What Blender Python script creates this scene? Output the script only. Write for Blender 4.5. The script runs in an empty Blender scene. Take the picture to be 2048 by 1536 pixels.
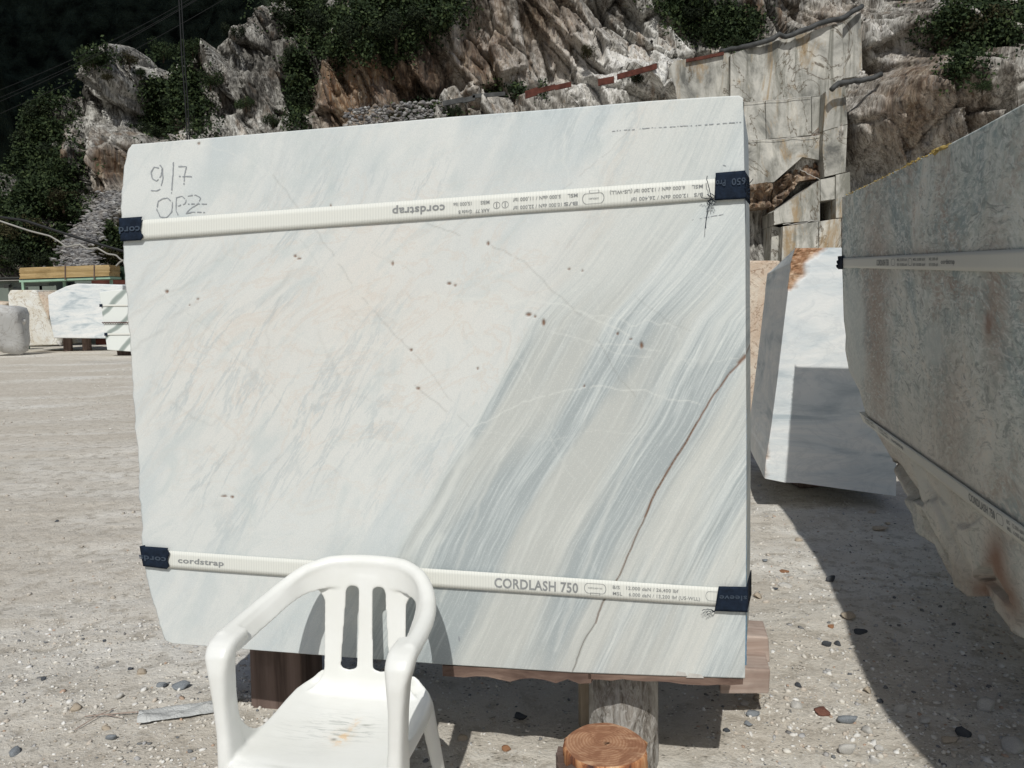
import bpy, math, random
import numpy as np
from mathutils import Vector, Matrix

random.seed(7)
RNG = np.random.default_rng(11)
SC = bpy.context.scene
COL = SC.collection

# ------------------------------------------------------------------ camera
F = 1580.0
PITCH = math.radians(6.07)
ROLL = math.radians(-1.0)
CAMZ = 1.6
cam_d = bpy.data.cameras.new('camera')
cam = bpy.data.objects.new('camera', cam_d)
COL.objects.link(cam)
cam_d.sensor_width = 36.0
cam_d.lens = 36.0 * F / 2048.0
cam_d.clip_start = 0.05
cam_d.clip_end = 2000.0
CR = Matrix.Rotation(math.pi / 2 - PITCH, 3, 'X') @ Matrix.Rotation(ROLL, 3, 'Z')
cam.matrix_world = Matrix.Translation((0, 0, CAMZ)) @ CR.to_4x4()
SC.camera = cam
SC.render.resolution_x = 1024
SC.render.resolution_y = 768

# ------------------------------------------------------------------ light
SUN_EL = math.radians(48.0)
SUN_AZ = math.atan2(0.09, 1.0)          # light travels towards +Y and a little +X
L = Vector((math.sin(SUN_AZ) * math.cos(SUN_EL), math.cos(SUN_AZ) * math.cos(SUN_EL), -math.sin(SUN_EL)))
sd = bpy.data.lights.new('sun', 'SUN')
sd.energy = 3.45
sd.angle = math.radians(0.53)
sd.color = (1.0, 0.985, 0.935)
sun = bpy.data.objects.new('sun', sd)
COL.objects.link(sun)
sun.rotation_euler = L.to_track_quat('-Z', 'Y').to_euler()
W = bpy.data.worlds.new('World')
SC.world = W
W.use_nodes = True
wn = W.node_tree
wn.nodes.clear()
wo = wn.nodes.new('ShaderNodeOutputWorld')
wb = wn.nodes.new('ShaderNodeBackground')
ws = wn.nodes.new('ShaderNodeTexSky')
ws.sky_type = 'NISHITA'
ws.sun_disc = False
ws.sun_elevation = SUN_EL
ws.sun_rotation = math.radians(180) + SUN_AZ
ws.air_density = 1.0
ws.dust_density = 1.5
wb.inputs['Strength'].default_value = 0.066
wn.links.new(ws.outputs[0], wb.inputs[0])
wn.links.new(wb.outputs[0], wo.inputs[0])
SC.view_settings.view_transform = 'Standard'
SC.view_settings.look = 'None'
SC.view_settings.exposure = -0.12
SC.view_settings.gamma = 1.0
SC.view_settings.use_curve_mapping = False

# ------------------------------------------------------------------ maths helpers
CRn = np.array(CR)
def ray(px, py):
    v = np.stack([np.asarray(px, float) - 1024, 768 - np.asarray(py, float), np.full(np.shape(px), -F)], -1)
    return v @ CRn.T
CAMP = np.array([0, 0, CAMZ])
def on_plane(px, py, p0, n):
    """points of the place that the photograph shows at (px, py) on the plane p0, n"""
    r = ray(px, py)
    n = np.asarray(n, float)
    t = ((np.asarray(p0, float) - CAMP) @ n) / (r @ n)
    return CAMP + r * np.asarray(t)[..., None]
def on_ground(px, py, z=0.0):
    return on_plane(px, py, (0, 0, z), (0, 0, 1))
def at_Y(px, py, Y):
    r = ray(px, py)
    return CAMP + r * (np.asarray(Y, float) / r[..., 1])[..., None]
def project(P):
    q = (P - CAMP) @ CRn
    return 1024 - F * q[..., 0] / q[..., 2], 768 + F * q[..., 1] / q[..., 2]

def hsh(ix, iy, seed):
    h = (ix.astype(np.int64) * 374761393 + iy.astype(np.int64) * 668265263 + seed * 1274126177) & 0x7fffffff
    h = ((h ^ (h >> 13)) * 1274126177) & 0x7fffffff
    h = ((h ^ (h >> 16)) * 668265263) & 0x7fffffff
    return ((h ^ (h >> 15)) & 0xffffff) / float(0xffffff)
def vn(x, y, seed=0):
    x = np.asarray(x, float); y = np.asarray(y, float)
    ix = np.floor(x); iy = np.floor(y)
    fx = x - ix; fy = y - iy
    fx = fx * fx * (3 - 2 * fx); fy = fy * fy * (3 - 2 * fy)
    a = hsh(ix, iy, seed); b = hsh(ix + 1, iy, seed); c = hsh(ix, iy + 1, seed); d = hsh(ix + 1, iy + 1, seed)
    return (a + (b - a) * fx) * (1 - fy) + (c + (d - c) * fx) * fy
def fbm(x, y, seed=0, octv=4, gain=0.5):
    s = 0; a = 1; t = 0
    for i in range(octv):
        s = s + a * vn(np.asarray(x) * 2 ** i + 17.3 * i, np.asarray(y) * 2 ** i + 5.1 * i, seed + i); t += a; a *= gain
    return s / t
def facets(x, y, seed=0, tilt=1.0):
    """shards: every jittered cell is a plane of its own tilt. returns offset, tone, edge"""
    ix = np.floor(x); iy = np.floor(y)
    best = np.full(x.shape, 1e9); second = np.full(x.shape, 1e9); off = np.zeros(x.shape); tone = np.zeros(x.shape)
    for dx in (-1, 0, 1):
        for dy in (-1, 0, 1):
            cx = ix + dx; cy = iy + dy
            px = cx + hsh(cx, cy, seed); py = cy + hsh(cx, cy, seed + 1)
            d = (px - x) ** 2 + (py - y) ** 2
            o = (hsh(cx, cy, seed + 2) - .5) + tilt * ((hsh(cx, cy, seed + 3) - .5) * 2 * (x - px) + (hsh(cx, cy, seed + 4) - .5) * 2 * (y - py))
            m = d < best
            second = np.where(m, best, np.minimum(second, d))
            off = np.where(m, o, off); tone = np.where(m, hsh(cx, cy, seed + 5), tone)
            best = np.where(m, d, best)
    return off, tone, np.sqrt(second) - np.sqrt(best)
def sstep(a, b, x):
    t = np.clip((x - a) / (b - a), 0, 1)
    return t * t * (3 - 2 * t)
def blob(px, py, cx, cy, rx, ry):
    return np.exp(-(((px - cx) / rx) ** 2 + ((py - cy) / ry) ** 2))
def poly(pts, n):
    pts = np.asarray(pts, float)
    d = np.r_[0, np.cumsum(np.hypot(*np.diff(pts[:, :2], axis=0).T))]
    t = np.linspace(0, d[-1], n)
    return np.stack([np.interp(t, d, pts[:, k]) for k in range(pts.shape[1])], -1)
def unit(v):
    v = np.asarray(v, float)
    return v / np.linalg.norm(v)

# ------------------------------------------------------------------ object helpers
def tag(o, label=None, cat=None, group=None, kind=None):
    if label: o['label'] = label
    if cat: o['category'] = cat
    if group: o['group'] = group
    if kind: o['kind'] = kind
    return o
def link(name, me, parent=None, mat=None, smooth=False):
    if mat is not None and len(me.materials) == 0:
        me.materials.append(mat)
    o = bpy.data.objects.new(name, me)
    COL.objects.link(o)
    if parent is not None: o.parent = parent
    if smooth:
        me.polygons.foreach_set('use_smooth', [True] * len(me.polygons))
    return o
def mesh(verts, faces, name='mesh'):
    me = bpy.data.meshes.new(name)
    verts = np.asarray(verts, np.float32).reshape(-1, 3)
    if isinstance(faces, np.ndarray):
        k = faces.shape[1]; n = faces.shape[0]
        me.vertices.add(len(verts)); me.vertices.foreach_set('co', verts.ravel())
        me.loops.add(n * k); me.loops.foreach_set('vertex_index', faces.astype(np.int32).ravel())
        me.polygons.add(n); me.polygons.foreach_set('loop_start', np.arange(0, n * k, k, dtype=np.int32))
        me.update(calc_edges=True)
    else:
        me.from_pydata([tuple(map(float, v)) for v in verts], [], [tuple(int(i) for i in f) for f in faces]); me.update()
    return me
def attr(me, name, arr, kind='FLOAT'):
    a = me.attributes.new(name, kind, 'POINT')
    arr = np.asarray(arr, np.float32)
    if kind == 'FLOAT': a.data.foreach_set('value', arr.ravel())
    elif kind == 'FLOAT_VECTOR': a.data.foreach_set('vector', arr.ravel())
    elif kind == 'FLOAT_COLOR':
        if arr.shape[-1] == 3: arr = np.concatenate([arr, np.ones(arr.shape[:-1] + (1,), np.float32)], -1)
        a.data.foreach_set('color', arr.ravel())
def grid_faces(nr, nc, flip=False, wrap=False):
    r = np.arange(nr - 1)[:, None]; c = np.arange(nc if wrap else nc - 1)[None, :]
    c2 = (c + 1) % nc
    a = r * nc + c; b = r * nc + c2; d = (r + 1) * nc + c; e = (r + 1) * nc + c2
    f = np.stack([a, b, e, d], -1).reshape(-1, 4)
    return f[:, ::-1] if flip else f
def empty(name, loc, label=None, cat=None, group=None):
    o = bpy.data.objects.new(name, None); COL.objects.link(o)
    o.location = loc; o.empty_display_size = .1
    return tag(o, label, cat, group)
def put(o, parent):
    """parent o keeping its world place (parents are only translated / z rotated)"""
    o.parent = parent
    o.matrix_parent_inverse = Matrix.LocRotScale(parent.location, parent.rotation_euler, parent.scale).inverted()
    return o
class MB:
    def __init__(s): s.v = []; s.f = []; s.ch = []
    def add(s, v, f):
        n = len(s.v); s.ch.append((n, len(s.f))); s.v += [tuple(map(float, p)) for p in v]; s.f += [tuple(int(i) + n for i in q) for q in f]; return s
    def box(s, c, size, rz=0, jit=0, tilt=(0, 0)):
        x, y, z = [q / 2 for q in size]
        M = Matrix.Translation(c) @ Matrix.Rotation(rz, 4, 'Z') @ Matrix.Rotation(tilt[0], 4, 'X') @ Matrix.Rotation(tilt[1], 4, 'Y')
        v = [M @ Vector((a * x + random.uniform(-jit, jit), b * y + random.uniform(-jit, jit), d * z + random.uniform(-jit, jit))) for a, b, d in
             ((-1, -1, -1), (1, -1, -1), (1, 1, -1), (-1, 1, -1), (-1, -1, 1), (1, -1, 1), (1, 1, 1), (-1, 1, 1))]
        return s.add(v, [(0, 3, 2, 1), (4, 5, 6, 7), (0, 1, 5, 4), (1, 2, 6, 5), (2, 3, 7, 6), (3, 0, 4, 7)])
    def tube(s, pts, r, n=6):
        pts = [Vector(p) for p in pts]
        rings = []
        for i, p in enumerate(pts):
            t = (pts[min(i + 1, len(pts) - 1)] - pts[max(i - 1, 0)]).normalized()
            a = t.cross(Vector((0, 0, 1)) if abs(t.z) < .9 else Vector((1, 0, 0))).normalized(); b = t.cross(a)
            rr = r[i] if hasattr(r, '__len__') else r
            rings += [p + (a * math.cos(k / n * math.tau) + b * math.sin(k / n * math.tau)) * rr for k in range(n)]
        m = len(pts)
        f = [(i * n + k, i * n + (k + 1) % n, (i + 1) * n + (k + 1) % n, (i + 1) * n + k) for i in range(m - 1) for k in range(n)]
        f += [tuple(range(n))[::-1], tuple((m - 1) * n + k for k in range(n))]
        return s.add(rings, f)
    def prism(s, front, dv):
        front = [np.asarray(p, float) for p in front]; n = len(front); dv = np.asarray(dv, float)
        v = front + [p + dv for p in front]
        f = [tuple(range(n)), tuple(range(2 * n - 1, n - 1, -1))] + [(i, n + i, n + (i + 1) % n, (i + 1) % n) for i in range(n)]
        return s.add(v, f)
    def split(s, name, m, parent, size=0):
        """every added piece becomes a part of its own"""
        for (v0, f0), (v1, f1) in zip(s.ch, s.ch[1:] + [(len(s.v), len(s.f))]):
            put(link(name, mesh(s.v[v0:v1], [tuple(i - v0 for i in f) for f in s.f[f0:f1]], name), None, m), parent)
    def build(s, name, m, parent=None, smooth=False, bevel=0):
        me = mesh(s.v, s.f, name); o = link(name, me, None, m, smooth)
        if parent is not None: put(o, parent)
        if bevel:
            b = o.modifiers.new('bevel', 'BEVEL'); b.width = bevel; b.segments = 2; b.limit_method = 'ANGLE'
        return o

# ------------------------------------------------------------------ material helpers
class NT:
    def __init__(s, name, rough=.7, spec=.4):
        s.m = bpy.data.materials.new(name); s.m.use_nodes = True
        s.t = s.m.node_tree; s.b = s.t.nodes['Principled BSDF']
        s.b.inputs['Roughness'].default_value = rough
        s.b.inputs['Specular IOR Level'].default_value = spec
    def n(s, t, **kw):
        x = s.t.nodes.new('ShaderNode' + t)
        for k, v in kw.items(): setattr(x, k, v)
        return x
    def l(s, a, b): s.t.links.new(a, b)
    def val(s, sock, v):
        if hasattr(v, 'links') or isinstance(v, bpy.types.NodeSocket): s.l(v, sock)
        elif isinstance(v, (tuple, list)) and len(v) == 3 and sock.type == 'RGBA': sock.default_value = (*v, 1)
        else: sock.default_value = v
    def math(s, op, a, b=0.5, clamp=False):
        x = s.n('Math', operation=op, use_clamp=clamp); s.val(x.inputs[0], a); s.val(x.inputs[1], b); return x.outputs[0]
    def mix(s, fac, a, b, mode='MIX'):
        x = s.n('Mix', data_type='RGBA', blend_type=mode); s.val(x.inputs[0], fac); s.val(x.inputs[6], a); s.val(x.inputs[7], b); return x.outputs[2]
    def ramp(s, fac, stops, interp='LINEAR'):
        x = s.n('ValToRGB'); x.color_ramp.interpolation = interp
        e = x.color_ramp.elements
        while len(e) < len(stops): e.new(.5)
        for i, (p, c) in enumerate(stops):
            e[i].position = p
            e[i].color = (*c, 1) if isinstance(c, (tuple, list)) else (c, c, c, 1)
        s.val(x.inputs[0], fac); return x.outputs[0]
    def attr(s, name, out='Fac'):
        return s.n('Attribute', attribute_name=name).outputs[out]
    def coord(s, which='Object', scale=(1, 1, 1), rot=(0, 0, 0)):
        c = s.n('TexCoord').outputs[which]
        return s.map(c, scale, rot)
    def map(s, v, scale=(1, 1, 1), rot=(0, 0, 0), loc=(0, 0, 0)):
        m = s.n('Mapping'); m.inputs['Scale'].default_value = scale; m.inputs['Rotation'].default_value = rot; m.inputs['Location'].default_value = loc
        s.l(v, m.inputs[0]); return m.outputs[0]
    def noise(s, v, scale=1, detail=4, rough=.55, dist=0, out=0):
        x = s.n('TexNoise'); x.inputs['Scale'].default_value = scale; x.inputs['Detail'].default_value = detail
        x.inputs['Roughness'].default_value = rough; x.inputs['Distortion'].default_value = dist
        s.l(v, x.inputs['Vector']); return x.outputs[out]
    def voro(s, v, scale=1, feature='F1', out='Distance'):
        x = s.n('TexVoronoi', feature=feature); x.inputs['Scale'].default_value = scale
        s.l(v, x.inputs['Vector']); return x.outputs[out]
    def bump(s, h, strength=.3, dist=.01, prev=None):
        x = s.n('Bump'); x.inputs['Strength'].default_value = strength; x.inputs['Distance'].default_value = dist
        s.l(h, x.inputs['Height'])
        if prev is not None: s.l(prev, x.inputs['Normal'])
        s.l(x.outputs[0], s.b.inputs['Normal']); return x.outputs[0]
    def col(s, c): s.val(s.b.inputs['Base Color'], c); return s.m
    def jitter(s, c, amt=.2):
        """small per object change of value"""
        r = s.n('ObjectInfo').outputs['Random']
        return s.mix(1.0, c, s.ramp(r, [(0, 1 - amt), (1, 1.0)]), 'MULTIPLY')

def simple(name, c, rough=.6, var=.15, scale=8, spec=.4, bump=.1, bd=.004):
    k = NT(name, rough, spec); v = k.coord()
    n = k.noise(v, scale, 5, .6)
    c2 = tuple(q * (1 - var * 2) for q in c)
    k.bump(k.noise(v, scale * 6, 4), bump, bd)
    return k.col(k.mix(k.ramp(n, [(.35, 0), (.7, 1)]), c2, c))

# marble of the big slab: masks say where the stone changes, nodes give grain
def m_slab():
    k = NT('veined_marble', .62, .3)
    bv = k.attr('band', 'Vector'); mk = k.attr('mask', 'Color')
    s = k.n('SeparateColor'); k.l(mk, s.inputs[0]); R, G, B = s.outputs
    reg = k.attr('region', 'Color'); s2 = k.n('SeparateColor'); k.l(reg, s2.inputs[0]); GR, PK, DK = s2.outputs
    obj = k.coord()
    # white side: clouds and smoky diagonal streaks
    st = k.noise(k.map(bv, (7, 2.0, 1)), 1.0, 5, .55, .6)
    st2 = k.noise(k.map(bv, (26, 5, 1), loc=(3, 1, 0)), 1.0, 4, .6, .8)
    white = k.mix(k.math('MULTIPLY', k.ramp(st, [(.46, 0), (.62, 1)]), k.ramp(PK, [(0, 1), (.5, .35)])), (.745, .755, .745), (.60, .645, .665))
    white = k.mix(k.math('MULTIPLY', k.ramp(st2, [(.60, 0), (.80, .55)]), k.ramp(st, [(.42, 0), (.6, 1)])), white, (.47, .54, .56))
    tau_ = k.noise(k.map(bv, (9, 1.1, 1), loc=(6, 2, 0)), 1.0, 3, .5, .2)
    cr = k.noise(k.map(bv, (3, 3.4, 1), loc=(9, 4, 0)), 1.0, 4, .5, .3)
    white = k.mix(k.math('MULTIPLY', PK, k.ramp(cr, [(.2, .35), (.6, 1)])), white, (.775, .735, .69))
    pv = k.noise(k.map(bv, (7, 8, 1), (0, 0, .8), (4, 9, 0)), 1.0, 7, .64, 1.0)
    white = k.mix(k.math('MULTIPLY', k.ramp(k.math('ABSOLUTE', k.math('SUBTRACT', pv, .5)), [(0, .45), (.03, 0)]), k.ramp(PK, [(.1, .15), (.5, 1)])), white, (.70, .61, .54))
    smoke = k.noise(k.map(bv, (14, 9, 1), (0, 0, .5)), 1.0, 6, .65, .8)
    v1 = k.noise(k.map(bv, (17, 3.2, 1), loc=(2, 8, 0)), 1.0, 7, .66, .35)
    white = k.mix(k.math('MULTIPLY', k.ramp(k.math('ABSOLUTE', k.math('SUBTRACT', v1, .5)), [(0, .55), (.035, 0)]), k.ramp(k.noise(k.map(bv, (4, 3, 1), loc=(5, 5, 0)), 1.0, 3), [(.46, 0), (.60, 1)])), white, (.46, .51, .535))
    white = k.mix(k.ramp(smoke, [(.52, 0), (.68, .6)]), white, (.60, .64, .64))
    # grey side: many parallel beds
    b0 = k.noise(k.map(bv, (11, .9, 1), loc=(1, 2, 0)), 1.0, 5, .6, .15)
    b1 = k.noise(k.map(bv, (60, 1.7, 1)), 1.0, 6, .68, .12)
    b2 = k.noise(k.map(bv, (190, 9, 1)), 1.0, 3, .6, .1)
    t = k.math('ADD', k.math('MULTIPLY', b0, .34), k.math('ADD', k.math('MULTIPLY', b1, .38), k.math('MULTIPLY', b2, .32)))
    t = k.math('SUBTRACT', t, k.math('MULTIPLY', DK, .13))
    grey = k.ramp(t, [(.39, (.40, .435, .45)), (.45, (.52, .555, .565)), (.505, (.63, .66, .66)), (.57, (.745, .76, .75))])
    pale = k.mix(k.ramp(t, [(.42, .9), (.54, 0)]), (.70, .725, .715), (.53, .58, .595))
    gfac = k.math('MULTIPLY', GR, 1.0, True)
    grey = k.mix(k.ramp(tau_, [(.46, 0), (.60, .6)]), grey, (.66, .645, .60))
    body = k.mix(gfac, white, k.mix(k.ramp(DK, [(0, .55), (.35, 1)]), pale, grey))
    gsp = k.noise(obj, 330, 2, .6)
    body = k.mix(k.ramp(gsp, [(.40, .22), (.5, 0)]), body, (.50, .54, .55))
    body = k.mix(k.ramp(gsp, [(.56, 0), (.66, .3)]), body, (.84, .85, .83))
    body = k.mix(k.math('MULTIPLY', R, .62), body, (.78, .785, .755))
    body = k.mix(G, body, (.22, .21, .19))
    body = k.mix(B, body, (.19, .085, .04))
    body = k.mix(1.0, body, (.875, .89, .88), 'MULTIPLY')
    k.bump(k.noise(obj, 420, 3, .6), .10, .0006)
    return k.col(body)

def m_grey_slab():
    k = NT('grey_brown_marble', .6, .3)
    uv = k.attr('plane', 'Vector'); mk = k.attr('mask', 'Color')
    s = k.n('SeparateColor'); k.l(mk, s.inputs[0]); R, G, B = s.outputs
    w = k.noise(k.map(uv, (1.2, 1.2, 1)), 1.0, 3, .5, 0, 1)
    v = k.n('VectorMath', operation='ADD'); k.l(uv, v.inputs[0])
    sc = k.n('VectorMath', operation='SCALE'); k.l(w, sc.inputs[0]); sc.inputs['Scale'].default_value = .35; k.l(sc.outputs[0], v.inputs[1]); v = v.outputs[0]
    a = k.noise(k.map(v, (2.4, 1.5, 1), (0, 0, .25)), 1.0, 8, .72, .8)
    base = k.ramp(a, [(.38, (.32, .41, .43)), (.45, (.48, .55, .53)), (.53, (.64, .67, .62)), (.62, (.84, .82, .75))])
    f = k.noise(k.map(v, (16, 26, 1), (0, 0, .5)), 1.0, 7, .72, 1.5)
    base = k.mix(k.ramp(f, [(.46, 0), (.58, .85)]), base, (.80, .83, .80))
    f2 = k.noise(k.map(v, (9, 17, 1), (0, 0, .3), (4, 7, 0)), 1.0, 8, .78, 2.2)
    base = k.mix(k.ramp(f2, [(.52, 0), (.60, .75)]), base, (.24, .28, .28))
    br = k.noise(k.map(v, (1.5, 1.3, 1), (0, 0, .12), (2, 3, 0)), 1.0, 6, .7, .8)
    f3 = k.noise(k.map(v, (16, 30, 1), (0, 0, .2), (1, 2, 0)), 1.0, 6, .75, 1.6)
    brm = k.math('MULTIPLY', k.ramp(br, [(.47, 0), (.62, .9)]), k.ramp(f3, [(.42, 0), (.54, 1)]))
    brm = k.math('MAXIMUM', brm, k.math('MULTIPLY', G, k.ramp(f3, [(.36, 0), (.50, .95)])))
    base = k.mix(brm, base, (.38, .285, .23))
    base = k.mix(R, base, (.66, .70, .67))
    gx = k.n('SeparateXYZ'); k.l(uv, gx.inputs[0])
    lowp = k.ramp(k.math('MULTIPLY', gx.outputs[1], -1.0), [(.35, 0), (.75, .6)])
    base = k.mix(k.math('MULTIPLY', lowp, k.ramp(f, [(.4, .4), (.6, 1)])), base, (.64, .62, .565))
    base = k.mix(k.math('MULTIPLY', B, .9), base, (.26, .13, .08))
    k.bump(k.noise(uv, 60, 5, .7), .35, .004)
    return k.col(base)

def m_white_block():
    k = NT('white_marble', .6, .3); v = k.coord(scale=(1, 1, 1))
    a = k.noise(k.map(v, (.8, .8, 3.2), (0, .35, 0)), 1.0, 6, .6, 1.2)
    c = k.ramp(a, [(.36, (.44, .50, .53)), (.46, (.66, .70, .71)), (.60, (.78, .79, .775))])
    vv_ = k.noise(k.map(v, (2.2, 2.2, 5), (0, .5, 0)), 1.0, 6, .65, 1.6)
    c = k.mix(k.ramp(k.math('ABSOLUTE', k.math('SUBTRACT', vv_, .5)), [(0, .28), (.05, 0)]), c, (.48, .52, .54))
    rm = k.attr('rust')
    n = k.noise(k.map(v, (6, 6, 18), (0, .8, 0)), 1.0, 6, .7, 1)
    rust = k.ramp(n, [(.32, (.16, .075, .03)), (.5, (.36, .20, .11)), (.66, (.60, .46, .33))])
    c = k.mix(rm, c, rust)
    k.bump(n, .25, .01)
    return k.col(c)

def m_cream_block(name='cream_marble', a=(.64, .56, .46), b=(.52, .40, .30), dark=(.22, .13, .08), sc=2.0):
    k = NT(name, .75, .25); v = k.coord()
    n = k.noise(v, sc, 6, .65, 1.2); c = k.mix(k.ramp(n, [(.4, 0), (.65, 1)]), a, b)
    n2 = k.noise(k.map(v, (1, 1, 1), (0, .5, 0)), sc * 1.5, 5, .6, 2.2)
    c = k.mix(k.ramp(k.math('ABSOLUTE', k.math('SUBTRACT', n2, .5)), [(0, .8), (.018, 0)]), c, dark)
    k.bump(k.noise(v, sc * 8, 6, .7), .5, .03)
    return k.col(c)

def m_streak_block():
    k = NT('green_veined_marble', .6, .3); v = k.coord()
    w = k.n('TexWave', wave_type='BANDS', bands_direction='X'); w.inputs['Scale'].default_value = .55; w.inputs['Distortion'].default_value = 5
    w.inputs['Detail'].default_value = 3; w.inputs['Detail Scale'].default_value = .8
    k.l(k.map(v, (1, 1, 1), (0, -.75, 0)), w.inputs['Vector'])
    c = k.mix(k.ramp(w.outputs['Fac'], [(.80, 0), (.97, .85)]), (.72, .75, .72), (.22, .27, .25))
    return k.col(c)

def m_rock():
    """cliff rock: bedding streaks, facet tone, rust stain and dark lichen"""
    k = NT('cliff_rock', .92, .12); v = k.coord()
    tone = k.attr('tone'); rust = k.attr('rust'); dark = k.attr('dark')
    a = k.noise(k.map(v, (.7, .7, .16), (0, .42, 0)), 1.0, 9, .74, .35)
    b = k.noise(k.map(v, (5.5, 5.5, .8), (0, .5, 0)), 1.0, 6, .72, .35)
    t = k.math('ADD', k.math('MULTIPLY', a, .50), k.math('ADD', k.math('MULTIPLY', b, .42), k.math('MULTIPLY', tone, .17)))
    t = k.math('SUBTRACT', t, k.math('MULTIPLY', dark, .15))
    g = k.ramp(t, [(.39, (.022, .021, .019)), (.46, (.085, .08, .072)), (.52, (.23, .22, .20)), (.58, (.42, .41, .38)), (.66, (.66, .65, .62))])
    seam = k.noise(k.map(v, (1.2, 1.2, .30), (0, .75, 0), (3, 2, 1)), 1.0, 6, .7, 1.6)
    g = k.mix(k.ramp(k.math('ABSOLUTE', k.math('SUBTRACT', seam, .5)), [(0, .85), (.03, 0)]), g, (.035, .033, .03))
    rn = k.noise(k.map(v, (1.5, 1.5, .22), (0, .35, 0)), 1.0, 8, .74, 1.0)
    rc = k.ramp(rn, [(.36, (.04, .026, .017)), (.45, (.13, .066, .034)), (.54, (.27, .18, .11)), (.66, (.50, .43, .34))])
    m = k.math('MULTIPLY', k.math('MAXIMUM', rust, 0.0), k.ramp(b, [(.34, .15), (.56, 1)]))
    sn = k.noise(k.map(v, (.3, .3, .14), (0, .5, 0), (5, 0, 3)), 1.0, 7, .74, 1.2)
    m = k.math('MAXIMUM', m, k.math('MULTIPLY', k.ramp(sn, [(.53, 0), (.63, .5)]), k.ramp(k.math('ADD', rust, 1.0), [(.4, 0), (.95, 1)])))
    c = k.mix(m, g, rc)
    k.bump(b, .35, .06)
    return k.col(c)

def m_sawn():
    k = NT('sawn_quarry_face', .85, .15); v = k.coord()
    a = k.noise(k.map(v, (.35, .35, .25), (0, .5, 0)), 1.0, 8, .66, 1.2)
    c = k.ramp(a, [(.36, (.15, .15, .14)), (.45, (.325, .32, .29)), (.54, (.475, .465, .425)), (.66, (.60, .58, .52))])
    st = k.noise(k.map(v, (1.1, 1.1, .16), (0, .22, 0)), 1.0, 7, .72, .9)
    c = k.mix(k.ramp(st, [(.50, 0), (.64, .75)]), c, (.15, .15, .125))
    cr = k.noise(k.map(v, (.22, .22, .16), (0, .6, 0)), 1.0, 6, .62, 1.2)
    c = k.mix(k.ramp(k.math('ABSOLUTE', k.math('SUBTRACT', cr, .5)), [(0, .9), (.012, 0)]), c, (.10, .08, .055))
    ru = k.noise(k.map(v, (.5, .5, .16), (0, .35, 0), (7, 1, 2)), 1.0, 7, .74, 1.2)
    c = k.mix(k.ramp(ru, [(.53, 0), (.64, .8)]), c, (.33, .23, .12))
    k.bump(k.noise(v, 2.2, 7, .7), .5, .12)
    return k.col(k.jitter(c, .12))

def m_ground():
    k = NT('marble_dust_ground', .95, .1); v = k.coord()
    rough = k.attr('rough')
    a = k.noise(v, .7, 6, .6, .4); b = k.noise(v, 9, 7, .7); c3 = k.noise(v, 60, 5, .7)
    c = k.ramp(a, [(.35, (.58, .54, .47)), (.55, (.68, .645, .58)), (.7, (.72, .70, .65))])
    c = k.mix(k.ramp(b, [(.38, .85), (.50, 0)]), c, (.40, .365, .31))
    tr = k.noise(k.map(v, (.22, .9, 1), (0, 0, .16)), 1.0, 7, .68, .9)
    c = k.mix(k.ramp(tr, [(.45, .5), (.55, 0)]), c, (.52, .465, .39))
    c = k.mix(k.ramp(tr, [(.54, 0), (.68, .45)]), c, (.78, .77, .735))
    sp = k.voro(k.map(v, (.6, 1, 1)), 62); spn = k.noise(v, 12, 5)
    c = k.mix(k.math('MULTIPLY', k.ramp(sp, [(.16, .9), (.30, 0)]), k.ramp(spn, [(.48, 0), (.56, 1)])), c, (.17, .155, .13))
    sp2 = k.voro(k.map(v, loc=(3, 3, 0)), 55); spn2 = k.noise(k.map(v, loc=(9, 1, 0)), 22, 3)
    c = k.mix(k.math('MULTIPLY', k.ramp(sp2, [(.16, .9), (.3, 0)]), k.ramp(spn2, [(.5, 0), (.58, 1)])), c, (.66, .65, .61))
    str_ = k.noise(k.map(v, (1.6, 3.2, 1), (0, 0, -.12)), 1.0, 9, .78, .5)
    c = k.mix(k.ramp(str_, [(.50, 0), (.72, .28)]), c, (.44, .40, .34))
    k.bump(c3, .8, .008, k.bump(b, .8, .03))
    return k.col(c)

def m_stone(name, stops, scale=14):
    k = NT(name, .85, .2); v = k.coord()
    rnd = k.attr('tone')
    c = k.ramp(rnd, stops, 'CONSTANT')
    n = k.noise(v, scale, 5, .65)
    c = k.mix(k.ramp(n, [(.35, .35), (.6, 0)]), c, (.25, .21, .17))
    k.bump(k.noise(v, scale * 4, 4, .7), .5, .004)
    return k.col(c)

def m_leaf(name, c1, c2, c3):
    k = NT(name, .75, .15); 
    t = k.attr('tone')
    c = k.ramp(t, [(0, c1), (.5, c2), (1, c3)])
    return k.col(k.jitter(c, .35))

def m_wood(name, c1, c2, axis='Z', sc=1.0, rough=.8):
    k = NT(name, rough, .2); v = k.coord()
    s = {'Z': (22, 22, 1.2), 'X': (1.2, 22, 22), 'Y': (22, 1.2, 22)}[axis]
    n = k.noise(k.map(v, tuple(q * sc for q in s)), 1.0, 6, .65, .5)
    n2 = k.noise(v, 5 * sc, 4, .6)
    c = k.mix(k.ramp(n, [(.36, 0), (.64, 1)]), c1, c2)
    c = k.mix(k.ramp(n2, [(.5, 0), (.7, .5)]), c, tuple(q * .5 for q in c1))
    k.bump(n, .6, .006)
    return k.col(k.jitter(c, .2))

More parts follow.
